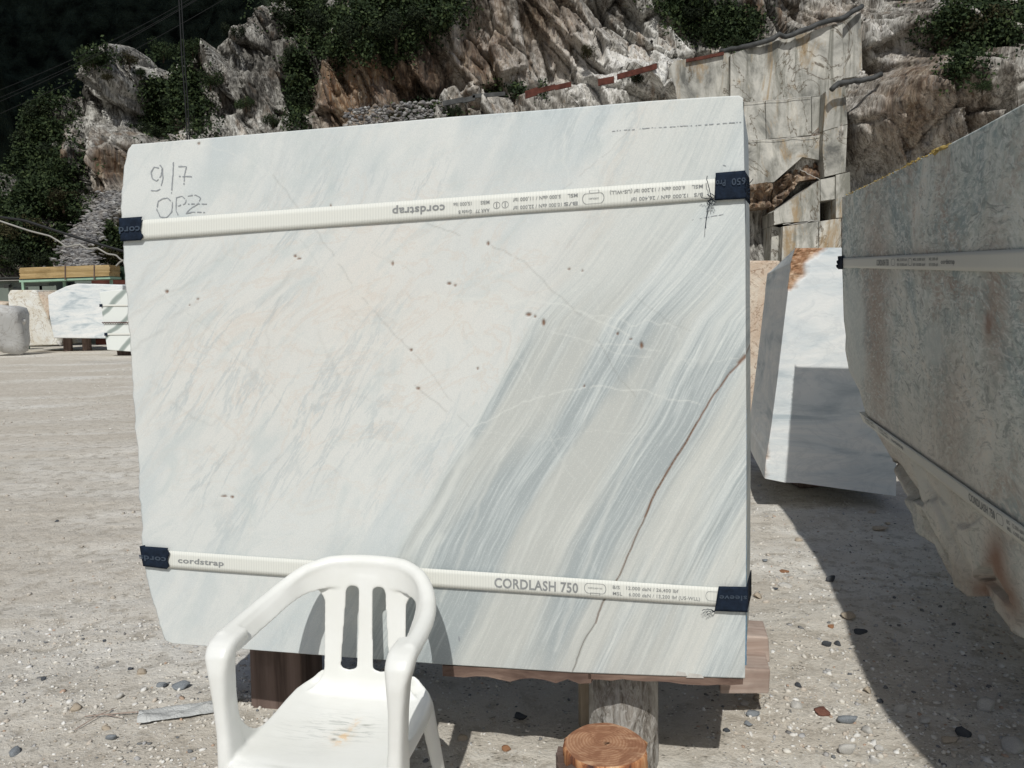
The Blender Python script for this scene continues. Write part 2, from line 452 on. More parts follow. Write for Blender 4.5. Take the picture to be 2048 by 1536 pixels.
def m_bark():
    k = NT('grey_bark', .95, .1); v = k.coord()
    w = k.noise(k.map(v, (16, 16, 5)), 1.0, 7, .72, 1.6)
    w2 = k.noise(k.map(v, (60, 60, 26)), 1.0, 5, .7, .8)
    c = k.ramp(w, [(.36, (.10, .085, .07)), (.48, (.30, .275, .245)), (.62, (.50, .48, .45))])
    c = k.mix(k.ramp(w2, [(.5, 0), (.62, .5)]), c, (.62, .61, .585))
    k.bump(w2, .5, .006, k.bump(w, 1.0, .02))
    return k.col(c)

def m_cut_wood():
    k = NT('fresh_cut_end_grain', .7, .3); v = k.coord()
    w = k.n('TexWave', wave_type='RINGS', rings_direction='Z', wave_profile='SAW'); w.inputs['Scale'].default_value = 34
    w.inputs['Distortion'].default_value = 2.0; w.inputs['Detail'].default_value = 2; w.inputs['Detail Scale'].default_value = 1.2
    k.l(k.map(v, (1, 1, .05), loc=(.012, -.01, 0)), w.inputs['Vector'])
    n = k.noise(v, 16, 5, .65, .8)
    c = k.mix(k.ramp(w.outputs['Fac'], [(.1, 0), (.9, 1)]), (.42, .245, .15), (.30, .15, .08))
    c = k.mix(k.ramp(n, [(.42, 0), (.58, .75)]), c, (.20, .085, .045))
    n3 = k.noise(k.map(v, (5, 30, 1), (0, 0, .5)), 1.0, 4, .6)
    c = k.mix(k.ramp(n3, [(.6, 0), (.68, .5)]), c, (.62, .42, .27))
    k.bump(w.outputs['Fac'], .3, .002)
    return k.col(c)

def m_stump_side():
    k = NT('peeled_red_wood', .75, .25); v = k.coord()
    n = k.noise(k.map(v, (26, 26, 2.5)), 1.0, 5, .6, .6)
    c = k.ramp(n, [(.36, (.07, .035, .03)), (.46, (.26, .10, .045)), (.56, (.50, .25, .12)), (.68, (.66, .46, .28))])
    k.bump(n, .8, .01)
    return k.col(c)

def m_plastic():
    k = NT('white_plastic', .33, .45); v = k.coord()
    n = k.noise(v, 7, 5, .6); st = k.attr('stain', 'Color'); s = k.n('SeparateColor'); k.l(st, s.inputs[0])
    c = k.mix(k.ramp(n, [(.35, .6), (.7, 0)]), (.77, .775, .75), (.69, .69, .65))
    scr = k.noise(k.map(v, (14, 90, 30), (0, 0, .2)), 1.0, 4, .7, .6)
    c = k.mix(k.math('MULTIPLY', s.outputs[0], k.ramp(scr, [(.50, 0), (.60, .75)])), c, (.36, .38, .36))
    on = k.noise(v, 45, 4, .65)
    c = k.mix(k.math('MULTIPLY', s.outputs[1], k.ramp(on, [(.40, .05), (.62, .8)])), c, (.72, .46, .20))
    c = k.mix(s.outputs[2], c, (.16, .15, .13))
    k.bump(k.noise(v, 260, 3, .6), .06, .001)
    r = k.n('MapRange'); r.inputs[3].default_value = .28; r.inputs[4].default_value = .48; k.l(n, r.inputs[0]); k.l(r.outputs[0], k.b.inputs['Roughness'])
    k.b.inputs['Subsurface Weight'].default_value = 0
    return k.col(c)

def m_strap():
    k = NT('white_woven_strap', .6, .35); v = k.attr('plane', 'Vector')
    sx = k.n('SeparateXYZ'); k.l(v, sx.inputs[0])
    w = k.math('SINE', k.math('MULTIPLY', sx.outputs[0], 2 * math.pi / .0092))
    w = k.math('ADD', k.math('MULTIPLY', w, .5), .5)
    c = k.mix(k.ramp(w, [(.1, .55), (.5, 0)]), (.70, .705, .655), (.60, .61, .565))
    k.bump(w, .22, .0008)
    return k.col(c)

M = dict(
    slab=m_slab(), gslab=m_grey_slab(), wblock=m_white_block(), cream=m_cream_block(),
    cream2=m_cream_block('white_brown_marble', (.74, .74, .70), (.62, .57, .47), (.30, .20, .10), 1.1),
    boulder=m_cream_block('rough_grey_marble', (.50, .50, .49), (.40, .39, .37), (.3, .28, .26), .8),
    streak=m_streak_block(), rock=m_rock(), sawn=m_sawn(), ground=m_ground(),
    leaf=m_leaf('dark_leaf', (.008, .013, .008), (.020, .031, .015), (.058, .075, .034)),
    olive=m_leaf('olive_leaf', (.018, .018, .009), (.042, .040, .018), (.09, .078, .036)),
    green=m_leaf('green_leaf', (.011, .020, .009), (.028, .046, .019), (.072, .098, .038)),
    forest=simple('dark_forest', (.060, .080, .052), .95, .45, .35, .05, .8, 1.5),
    stones=m_stone('loose_stones', [(0, (.68, .65, .59)), (.42, (.76, .75, .72)), (.66, (.55, .49, .42)), (.80, (.42, .42, .42)), (.90, (.16, .17, .18)), (.97, (.46, .33, .25))]),
    scree=m_stone('scree_stones', [(0, (.16, .16, .165)), (.4, (.26, .26, .26)), (.7, (.10, .10, .105)), (.9, (.38, .38, .37))], 3),
    pale_stone=simple('pale_stone', (.66, .64, .60), .85, .15, 14, .2, .6, .004),
    cream_stone=simple('cream_stone', (.60, .51, .40), .85, .2, 14, .2, .6, .004),
    dark_stone=simple('dark_slate_stone', (.10, .11, .125), .8, .25, 16, .3, .6, .004),
    blue_stone=simple('blue_grey_stone', (.36, .39, .42), .8, .3, 14, .3, .6, .004),
    rust_stone=simple('rust_orange_stone', (.42, .22, .12), .85, .25, 14, .2, .6, .004),
    red_chip=m_wood('reddish_wood_chip', (.14, .055, .04), (.30, .15, .11), 'X', 2),
    timber=m_wood('dark_timber', (.10, .07, .058), (.24, .175, .15), 'Z', .6),
    timber_h=m_wood('red_brown_timber', (.12, .075, .06), (.30, .21, .165), 'X', .8),
    timber_p=m_wood('pinkish_timber', (.34, .255, .215), (.50, .41, .355), 'X', 1),
    timber_l=m_wood('pale_timber', (.30, .24, .18), (.48, .40, .31), 'Z', .8),
    plank=m_wood('yellow_plank', (.36, .24, .10), (.62, .46, .24), 'X', .35),
    bark=m_bark(), cut=m_cut_wood(), stump=m_stump_side(), plastic=m_plastic(), strap=m_strap(),
    print_=simple('grey_print', (.30, .31, .31), .7, .1, 40, .2, 0),
    print_l=simple('faint_print', (.055, .075, .105), .7, .1, 40, .2, 0),
    sleeve=simple('navy_sleeve_fabric', (.012, .022, .042), .85, .25, 60, .2, .6, .001),
    pencil=simple('grey_crayon', (.34, .36, .38), .8, .1, 90, .1, 0),
    blue_chalk=simple('blue_rope_line', (.16, .33, .50), .8, .2, 60, .1, 0),
    resin=simple('yellow_resin_foam', (.58, .42, .13), .6, .2, 30, .4, .6, .01),
    cabin=simple('grey_green_cabin_metal', (.17, .20, .175), .6, .1, 1, .4, .05),
    cabin_d=simple('dark_cabin_glass', (.03, .035, .035), .2, .1, 1, .5, 0),
    roof=simple('dark_roof_sheet', (.05, .052, .05), .6, .1, 1, .4, .05),
    mint=simple('mint_green_paint', (.33, .50, .38), .5, .08, 3, .4, 0),
    rustsheet=simple('rusty_red_sheet', (.13, .045, .032), .85, .3, 2.5, .2, .3, .02),
    darkpipe=simple('dark_pipe_rubber', (.085, .088, .088), .7, .3, 2, .3, .2),
    cable=simple('black_cable', (.012, .013, .014), .6, .1, 4, .3, 0),
    hose=simple('pale_grey_hose', (.36, .35, .32), .6, .15, 3, .3, 0),
    net=simple('dark_green_net', (.035, .06, .04), .9, .3, 12, .1, .5),
    barkbrown=simple('brown_branch', (.07, .05, .035), .9, .2, 5, .1, .3),
    chain=simple('rusty_chain', (.14, .07, .06), .7, .3, 8, .3, 0),
    plasticfilm=simple('clear_crumpled_film', (.55, .56, .55), .5, .1, 20, .6, .6, .01),
)

# ------------------------------------------------------------------ ground
def graded(lo, hi, dens, c0, c1, grow=1.09):
    a = list(np.arange(c0, c1, dens)); d = dens; x = a[-1]
    while x < hi: d *= grow; x += d; a.append(x)
    d = dens; x = c0; b = []
    while x > lo: d *= grow; x -= d; b.append(x)
    return np.array(b[::-1] + a)
def ground_h(x, y):
    near = np.exp(-((np.hypot(x, y - 3)) / 14) ** 2)
    h = .05 * (fbm(x * .35, y * .5, 3, 3) - .5) + .022 * (fbm(x * 2.2, y * 3.2, 5, 4) - .5)
    # ruts crossing the yard
    r = y * .9 - x * .18
    h = h + .018 * (fbm(x * .5, r * 3.2, 8, 3) - .5) * 2
    rough = sstep(.45, .6, fbm(x * 1.1, y * 1.1, 21, 3))
    h = h + rough * .016 * (fbm(x * 14, y * 14, 9, 3) - .5)
    far = sstep(34, 60, y)
    return h * (.4 + .6 * near) + far * 1.2
def gz(x, y): return float(ground_h(np.array([x]), np.array([y]))[0])
gx = graded(-260, 260, .028, -2.9, 3.6, 1.10); gy = graded(-120, 420, .03, 1.7, 8.5, 1.05)
GX, GY = np.meshgrid(gx, gy)
GZ = ground_h(GX, GY)
me = mesh(np.stack([GX, GY, GZ], -1), grid_faces(len(gy), len(gx)), 'ground')
tag(link('ground', me, None, M['ground'], True), kind='structure')

# ------------------------------------------------------------------ cliff
CTRL = np.array([(-150, 560, 50), (0, 500, 52), (60, 300, 60), (150, 420, 55), (220, 300, 54), (220, 100, 57), (300, 320, 54), (350, 250, 61), (350, 120, 64), (450, 100, 60),
    (560, 200, 58), (600, 0, 62), (640, 250, 53), (800, 250, 50.5), (800, 60, 52), (900, 10, 50), (960, 60, 54), (1000, 200, 52), (1100, 230, 51), (1150, 100, 54),
    (1250, 30, 57), (1350, 60, 55), (1300, 220, 51), (1420, 200, 51), (1430, 60, 55), (1560, 30, 55), (1600, 200, 53), (1600, 450, 52), (1700, 350, 50), (1720, 120, 51),
    (1700, 20, 56), (1850, 250, 44), (1900, 60, 46), (2000, 150, 40), (2100, 80, 37), (2100, 350, 38), (1000, 500, 50), (500, 500, 52), (1900, 500, 44)], float)
cw = at_Y(CTRL[:, 0], CTRL[:, 1], CTRL[:, 2])
def base_depth(X, Z):
    num = 0; den = 0
    for (x, y, z) in cw:
        w = 1.0 / (((X - x)) ** 2 + ((Z - z) * 1.2) ** 2 + 3.0) ** 1.6
        num = num + w * y; den = den + w
    return num / den
LEDGE = np.array([(820, 205), (950, 192), (1050, 182), (1200, 160), (1300, 142), (1440, 104), (1520, 92), (1620, 62), (1720, 25)], float)
def cliff_depth(X, Z, full=True):
    Y = base_depth(X, Z)
    P = np.stack([X, Y, Z], -1); px, py = project(P)
    ly = np.interp(px, LEDGE[:, 0], LEDGE[:, 1])
    inl = sstep(800, 880, px) * (1 - sstep(1310, 1345, px))
    Y = Y - 2.6 * inl * sstep(-14, 10, py - ly - 4)
    # narrow gully beside the left buttress, hollow under its overhang
    Y = Y + 3.5 * blob(px, py, 262, 340, 40, 60) + 2.5 * blob(px, py, 330, 200, 26, 120) - 1.2 * blob(px, py, 250, 200, 60, 90)
    Y = Y + 2.5 * blob(px, py, 618, 150, 22, 160)
    Y = Y + .55 * np.abs(vn(X * 1.6 + .3 * Z, Z * .12, 55) - .5) * 2 * (1 - sstep(560, 640, px))
    rough = np.ones_like(X)
    rough = rough * (1 - .9 * sstep(1340, 1360, px) * (1 - sstep(1690, 1700, px)) * sstep(95, 130, py))
    sh = X + Z * .45                                            # beds lean
    f0, t0, e0 = facets(sh / 5.2, Z / 8.0, 31, .9)
    f1, t1, e1 = facets(sh / 1.7, Z / 3.6, 47, 1.1)
    f2, t2, e2 = facets(sh / .55, Z / 1.5, 61, 1.1)
    n = fbm(X * .5, Z * .35, 71, 4) - .5
    d = 2.0 * f0 + 1.55 * f1 + .40 * f2 + .5 * n
    if full:
        f3, t3, e3 = facets(sh / .25, Z / .42, 83, 1.2)
        d = d + .10 * f3
        crack = -.5 * np.exp(-(e1 / .07) ** 2) - .16 * np.exp(-(e2 / .08) ** 2)
        d = d - crack
        tone = .45 * t1 + .35 * t2 + .2 * t3
        return Y + d * rough, tone, px, py
    return Y + d * rough
SIL = np.array([(-160, 420), (-60, 380), (0, 335), (30, 300), (55, 215), (90, 185), (130, 160), (165, 112), (190, 96), (212, 92), (224, 74), (234, 72), (244, 112), (290, 108), (330, 92), (380, 84), (405, 60), (425, 28), (440, 4), (470, -40), (520, -80)], float)
silw = at_Y(SIL[:, 0], SIL[:, 1], 58.0)
cx = np.arange(-52, 36, .095); NR = 250
ztop = np.interp(cx, silw[:, 0], silw[:, 2], right=24.5) + .35 * (fbm(cx * 1.3, cx * 0, 5, 3) - .5)
ztop = np.minimum(ztop, 25.0)
tt = np.linspace(0, 1, NR)
CX = np.repeat(cx[None, :], NR, 0); CZ = -.5 + tt[:, None] * (ztop[None, :] + .5)
CY, tone, cpx, cpy = cliff_depth(CX, CZ)
top_in = np.maximum(0, 1.2 - (ztop[None, :] - CZ)); CY = CY + top_in ** 2 * .8
# the crest goes on backwards
K = 10
bx = np.repeat(cx[None, :], K, 0); kk = (np.arange(K) + 1)[:, None]
bz = ztop[None, :] + .5 * (fbm(cx[None, :] * .8, kk * .5, 9, 3) - .5) - .25 * kk
by = CY[-1][None, :] + kk * 1.1
AX = np.concatenate([CX, bx]); AY = np.concatenate([CY, by]); AZ = np.concatenate([CZ, bz])
tone = np.concatenate([tone, np.repeat(tone[-1:], K, 0)])
cpx = np.concatenate([cpx, np.repeat(cpx[-1:], K, 0)]); cpy = np.concatenate([cpy, np.repeat(cpy[-1:], K, 0)])
rust = (-.8 * blob(cpx, cpy, 200, 200, 90, 80) - .5 * blob(cpx, cpy, 480, 120, 120, 130) + .30 * blob(cpx, cpy, 1060, 110, 160, 110) + .45 * blob(cpx, cpy, 1900, 180, 150, 120) + .95 * blob(cpx, cpy, 690, 200, 75, 75) + .7 * blob(cpx, cpy, 760, 150, 120, 60) + .55 * blob(cpx, cpy, 960, 110, 60, 90) + .95 * blob(cpx, cpy, 225, 335, 30, 45)
    + .5 * blob(cpx, cpy, 1640, 40, 70, 30) + .35 * blob(cpx, cpy, 1810, 260, 90, 90) + .45 * blob(cpx, cpy, 250, 300, 30, 30) + .4 * blob(cpx, cpy, 1130, 60, 60, 80)
    + .3 * blob(cpx, cpy, 1900, 100, 100, 60) + .35 * blob(cpx, cpy, 350, 230, 40, 60))
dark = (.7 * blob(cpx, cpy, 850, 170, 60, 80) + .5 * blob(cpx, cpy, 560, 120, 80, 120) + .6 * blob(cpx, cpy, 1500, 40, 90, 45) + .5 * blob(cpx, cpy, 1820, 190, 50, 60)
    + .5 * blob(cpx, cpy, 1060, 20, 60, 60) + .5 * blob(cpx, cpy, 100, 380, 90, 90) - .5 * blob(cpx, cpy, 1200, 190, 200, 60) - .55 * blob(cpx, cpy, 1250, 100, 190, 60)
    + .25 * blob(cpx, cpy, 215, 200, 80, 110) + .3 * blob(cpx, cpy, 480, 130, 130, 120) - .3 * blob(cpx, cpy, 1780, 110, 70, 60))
me = mesh(np.stack([AX, AY, AZ], -1), grid_faces(NR + K, len(cx)), 'cliff')
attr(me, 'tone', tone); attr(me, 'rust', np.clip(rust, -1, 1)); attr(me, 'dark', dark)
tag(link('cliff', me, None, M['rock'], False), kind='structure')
def cliff_point(px, py, out=0.0):
    Y = 54.0
    for _ in range(12):
        p = at_Y(np.array([px]), np.array([py]), Y)
        Y = .5 * Y + .5 * float(cliff_depth(p[:, 0], p[:, 2], False)[0])
    p = at_Y(np.array([px]), np.array([py]), Y - out)[0]
    return p

# far mountain on the left and an added spur, outside the frame, put there to shade it
def hill(name, x0, x1, y0, y1, fn, nx, ny, m):
    X, Y = np.meshgrid(np.linspace(x0, x1, nx), np.linspace(y0, y1, ny))
    Z = fn(X, Y)
    return tag(link(name, mesh(np.stack([X, Y, Z], -1), grid_faces(ny, nx), name), None, m, False), kind='structure')
def mount(X, Y):
    r = sstep(100, 210, Y) * 150 * (1 - .35 * sstep(-60, 80, X))
    return r + 16 * (fbm(X * .02, Y * .02, 2, 3) - .5) + 9 * (fbm(X * .12, Y * .12, 12, 3) - .5) * sstep(95, 120, Y) + 3.5 * facets(X * .35, Y * .35, 14, .8)[0] * sstep(95, 120, Y) - 2
hill('mountain', -330, 90, 92, 330, mount, 260, 200, M['forest'])
def spur(X, Y):
    d = np.maximum(0, 1 - ((X + 86) / 42) ** 2) * np.maximum(0, 1 - ((Y - 38) / 40) ** 2)
    return 330 * d ** .6 + 8 * (fbm(X * .08, Y * .08, 22, 4) - .5) * (d > 0) - 3
hill('added_shade_spur', -132, -40, -4, 82, spur, 130, 120, M['forest'])

# ------------------------------------------------------------------ quarry wall: sawn faces, each a block of its own
qroot = empty('quarry_wall', (15, 50, 0), 'tall sawn quarry face of pale stone benches behind the marble blocks on the right', 'quarry wall')
QB = [
 ([(1348, 122), (1461, 104), (1461, 192), (1400, 230), (1300, 230), (1305, 180)], 49.6, None),
 ([(1461, 109), (1500, 95), (1562, 79), (1592, 71), (1590, 197), (1488, 205), (1461, 192)], 49.0, None),
 ([(1592, 71), (1685, 44), (1687, 156), (1660, 180), (1648, 191), (1590, 197)], 49.05, None),
 ([(1685, 44), (1722, 24), (1725, 151), (1687, 157)], 49.8, None),
 ([(1488, 206), (1530, 202), (1532, 278), (1486, 281)], 48.6, None),
 ([(1531, 202), (1622, 194), (1623, 270), (1533, 278)], 48.6, None),
 ([(1623, 194), (1649, 192), (1653, 250), (1641, 270), (1624, 270)], 48.75, None),
 ([(1486, 282), (1645, 271), (1644, 321), (1605, 314), (1548, 364), (1486, 371)], 48.3, None),
 ([(1652, 182), (1691, 172), (1695, 248), (1647, 262)], 47.7, None),
 ([(1647, 263), (1695, 249), (1691, 344), (1649, 354), (1645, 300)], 47.6, None),
 ([(1548, 423), (1640, 360), (1640, 441), (1566, 446), (1548, 450)], 47.8, None),
 ([(1566, 453), (1637, 443), (1637, 560), (1562, 560)], 47.5, None),
 ([(1641, 359), (1671, 353), (1671, 398), (1641, 402)], 47.7, None),
 ([(1638, 443), (1682, 436), (1682, 560), (1638, 560)], 47.55, None),
 ([(1672, 350), (1700, 344), (1702, 434), (1672, 436)], 47.5, None),
 ([(1486, 372), (1546, 366), (1546, 412), (1486, 418)], 48.4, 'r'),
 ([(1549, 366), (1605, 316), (1643, 322), (1640, 358), (1600, 362), (1549, 420)], 48.9, 'r'),
 ([(1544, 452), (1561, 455), (1560, 560), (1540, 560)], 48.4, None),
]
for pts, Y, kind in QB:
    p = [at_Y(np.array(a), np.array(b), Y) for a, b in pts]
    mb = MB().prism(p, (.25, 3.2, 0))
    if kind:
        import bmesh
        bm = bmesh.new(); vv_ = [bm.verts.new(q_) for q_ in mb.v]
        for f_ in mb.f: bm.faces.new([vv_[i] for i in f_])
        bmesh.ops.triangulate(bm, faces=bm.faces[:])
        for _ in range(4): bmesh.ops.subdivide_edges(bm, edges=[e for e in bm.edges if e.calc_length() > .22], cuts=1, use_grid_fill=True)
        bmesh.ops.triangulate(bm, faces=bm.faces[:])
        for v_ in bm.verts:
            a_ = np.array([v_.co.x * .9]); b_ = np.array([v_.co.z * .8]); v_.co.y += .9 * float(facets(a_, b_, 5, 1.2)[0][0]) + .35 * float(facets(a_ * 3, b_ * 3, 6, 1.2)[0][0])
        mb = MB(); bm.verts.index_update(); mb.add([v_.co[:] for v_ in bm.verts], [[v_.index for v_ in f_.verts] for f_ in bm.faces]); bm.free()
    o = mb.build('stone_panel', M['sawn'] if kind is None else M['rock'], qroot, bevel=.015 if kind is None else 0)
    if kind:
        for k_, v_ in (('rust', .9), ('tone', .5), ('dark', 0.1)): attr(o.data, k_, np.full(len(o.data.vertices), v_))
        o['label'] = 'rust-brown broken rock panel'
# dark back of the two openings
mb = MB(); mb.box(at_Y(np.array(1515.), np.array(470.), 53.6), (4, .4, 5)); mb.build('stone_panel', M['rock'], qroot)
# white coating on the horizontal joints
mb = MB()
for a, b, Y in (((1488, 281.5), (1645, 271), 48.3), ((1488, 205.5), (1622, 193.5), 48.6), ((1600, 340), (1640, 359), 48.2), ((1566, 450), (1640, 441), 47.8)):
    p = poly([at_Y(np.array(a[0]), np.array(a[1]), Y - .12), at_Y(np.array(b[0]), np.array(b[1]), Y - .12)], 9)
    p[:, 2] += RNG.uniform(-.05, .05, 9); mb.tube(p, .02, 4)
mb.build('dusty_joint', M['pale_stone'], qroot)

# dark water pipe along the top of the quarry face
P = [at_Y(np.array(float(a)), np.array(float(b)), Y) for a, b, Y in ((1440, 104, 50), (1500, 90, 48.8), (1540, 80, 48.6), (1562, 68, 48.6), (1575, 74, 48.6), (1612, 58, 48.6), (1640, 47, 48.7), (1690, 34, 49), (1712, 18, 49.3), (1724, 14, 49.6))]
o = MB().tube(poly(P, 26) + RNG.uniform(-.04, .04, (26, 3)), .15, 8).build('drainage_pipe', M['darkpipe'], None, True)
tag(o, 'thick dark flexible pipe lying along the top edge of the sawn quarry face', 'pipe')
P = [at_Y(np.array(float(a)), np.array(float(b)), 46.9) for a, b in ((1662, 180), (1676, 167), (1700, 163), (1740, 158), (1764, 148))]
o = MB().tube(poly(P, 14) + RNG.uniform(-.03, .03, (14, 3)), .15, 8).build('drainage_pipe', M['darkpipe'], None, True)
tag(o, 'short dark pipe on the lower ledge right of the sawn quarry face', 'pipe')

# rusty sheet barriers along the haul ledge
SHE = [((885, 202), (925, 194), 9), ((925, 196), (950, 190), 9), ((945, 188), (1010, 183), 7), ((1050, 182), (1075, 174), 14), ((1075, 177), (1110, 168), 9), ((1110, 170), (1142, 163), 9),
       ((1196, 158), (1228, 152), 12), ((1234, 148), (1272, 138), 10), ((1272, 138), (1314, 126), 10), ((1372, 118), (1410, 111), 6), ((1410, 111), (1448, 103), 6)]
shl = ['dark sheet at the far left end of the barrier on the haul ledge', 'short rusty sheet next to the dark one at the left of the ledge', 'low dark sheet half hidden by shrubs on the ledge',
       'bright red-brown angular sheet, the boldest of the ledge barrier', 'rusty sheet right of the bold red-brown one on the ledge', 'dull brown sheet left of the gap in the ledge barrier',
       'small rusty sheet standing alone between the two barrier runs', 'rusty sheet left of the long one before the pale grey wall', 'long rusty sheet ending at the pale grey sawn wall',
       'thin rusty strip on top of the pale grey sawn wall, left half', 'thin rusty strip on top of the pale grey sawn wall, right half']
for (a, b, h), lb in zip(SHE, shl):
    Y = 47.2 if a[0] < 1340 else 49.4
    A = at_Y(np.array(float(a[0])), np.array(float(a[1])), Y); B = at_Y(np.array(float(b[0])), np.array(float(b[1])), Y)
    C = B.copy(); C[2] += -h * .031 * 1.0; D = A.copy(); D[2] -= h * .031
    o = MB().prism([D, C, B, A], (.02, .1, 0)).build('barrier_sheet', M['rustsheet'] if 'dark' not in lb else M['darkpipe'])
    tag(o, lb, 'barrier', 'sheet barriers along the haul ledge')

# ------------------------------------------------------------------ foliage
def crown_mesh(name, n, blobs, leaf, m, seed, flat=1.0, trunk=False):
    r = np.random.default_rng(seed); vs = []; tn = []
    w = np.array([b[3] ** 2 for b in blobs]); w = w / w.sum()
    idx = r.choice(len(blobs), n, p=w)
    B = np.array(blobs)[idx]
    d = r.normal(size=(n, 3)); d /= np.linalg.norm(d, axis=1)[:, None]
    rad = B[:, 3] * (r.uniform(.35, 1.08, n) ** .6)
    lump = .75 + .5 * fbm(d[:, 0] * 3 + B[:, 0] * 5, d[:, 2] * 3 + d[:, 1] * 2, seed, 3)
    c = B[:, :3] + d * (rad * lump)[:, None] * np.array([1, 1, flat])
    nrm = d + r.normal(size=(n, 3)) * .7; nrm /= np.linalg.norm(nrm, axis=1)[:, None]
    a = np.cross(nrm, r.normal(size=(n, 3))); a /= np.linalg.norm(a, axis=1)[:, None]; b = np.cross(nrm, a)
    s = leaf * r.uniform(.5, 1.3, n)[:, None]
    v = np.stack([c - a * s, c - b * s * .55, c + a * s, c + b * s * .55], 1).reshape(-1, 3)
    f = np.arange(n * 4).reshape(-1, 4)
    me = mesh(v, f, name); t = np.clip(r.normal(.45, .25, n) + .25 * (lump - 1), 0, 1)
    attr(me, 'tone', np.repeat(t, 4)); me.materials.append(m)
    return me
def rb(seed, n, R, r0, flat=.8):
    r = random.Random(seed); o = []
    for i in range(n):
        a = r.uniform(0, math.tau); q = R * math.sqrt(r.random()) * .8; o.append((q * math.cos(a), q * math.sin(a), r.uniform(.25, 1.0) * R * flat, r0 * r.uniform(.6, 1.2)))
    return o
crowns = {}
for key, mm in (('dark', 'leaf'), ('olive', 'olive'), ('green', 'green')):
    for s in range(3):
        crowns[key, s] = crown_mesh('crown', 2600, rb(s * 7 + len(key), 13, 1.0, .36), .05, M[mm], s + 5)
mb = MB()
mb.tube([(0, 0, -.3), (.05, .02, .3), (0, .05, .8)], [.06, .045, .02], 6)
for a in range(5):
    mb.tube([(.03, .02, .25), (.4 * math.cos(a * 1.3), .4 * math.sin(a * 1.3), .75)], [.03, .01], 5)
trunk_me = mesh(mb.v, mb.f, 'trunk'); trunk_me.materials.append(M['barkbrown'])
def plant(name, px, py, r, key, label, cat='shrub', out=.6, Y=None, sz=1.0, group=None):
    p = cliff_point(px, py, out) if Y is None else at_Y(np.array(float(px)), np.array(float(py)), Y)
    R = r * p[1] / F
    t = empty(name, (p[0], p[1], p[2] - R * .75), label, cat, group)
    t.scale = (R, R, R * sz); t.rotation_euler = (0, 0, random.uniform(0, 6.28))
    c = bpy.data.objects.new('crown', crowns[key, random.randrange(3)]); COL.objects.link(c); c.parent = t
    k = bpy.data.objects.new('trunk', trunk_me); COL.objects.link(k); k.parent = t
    return t
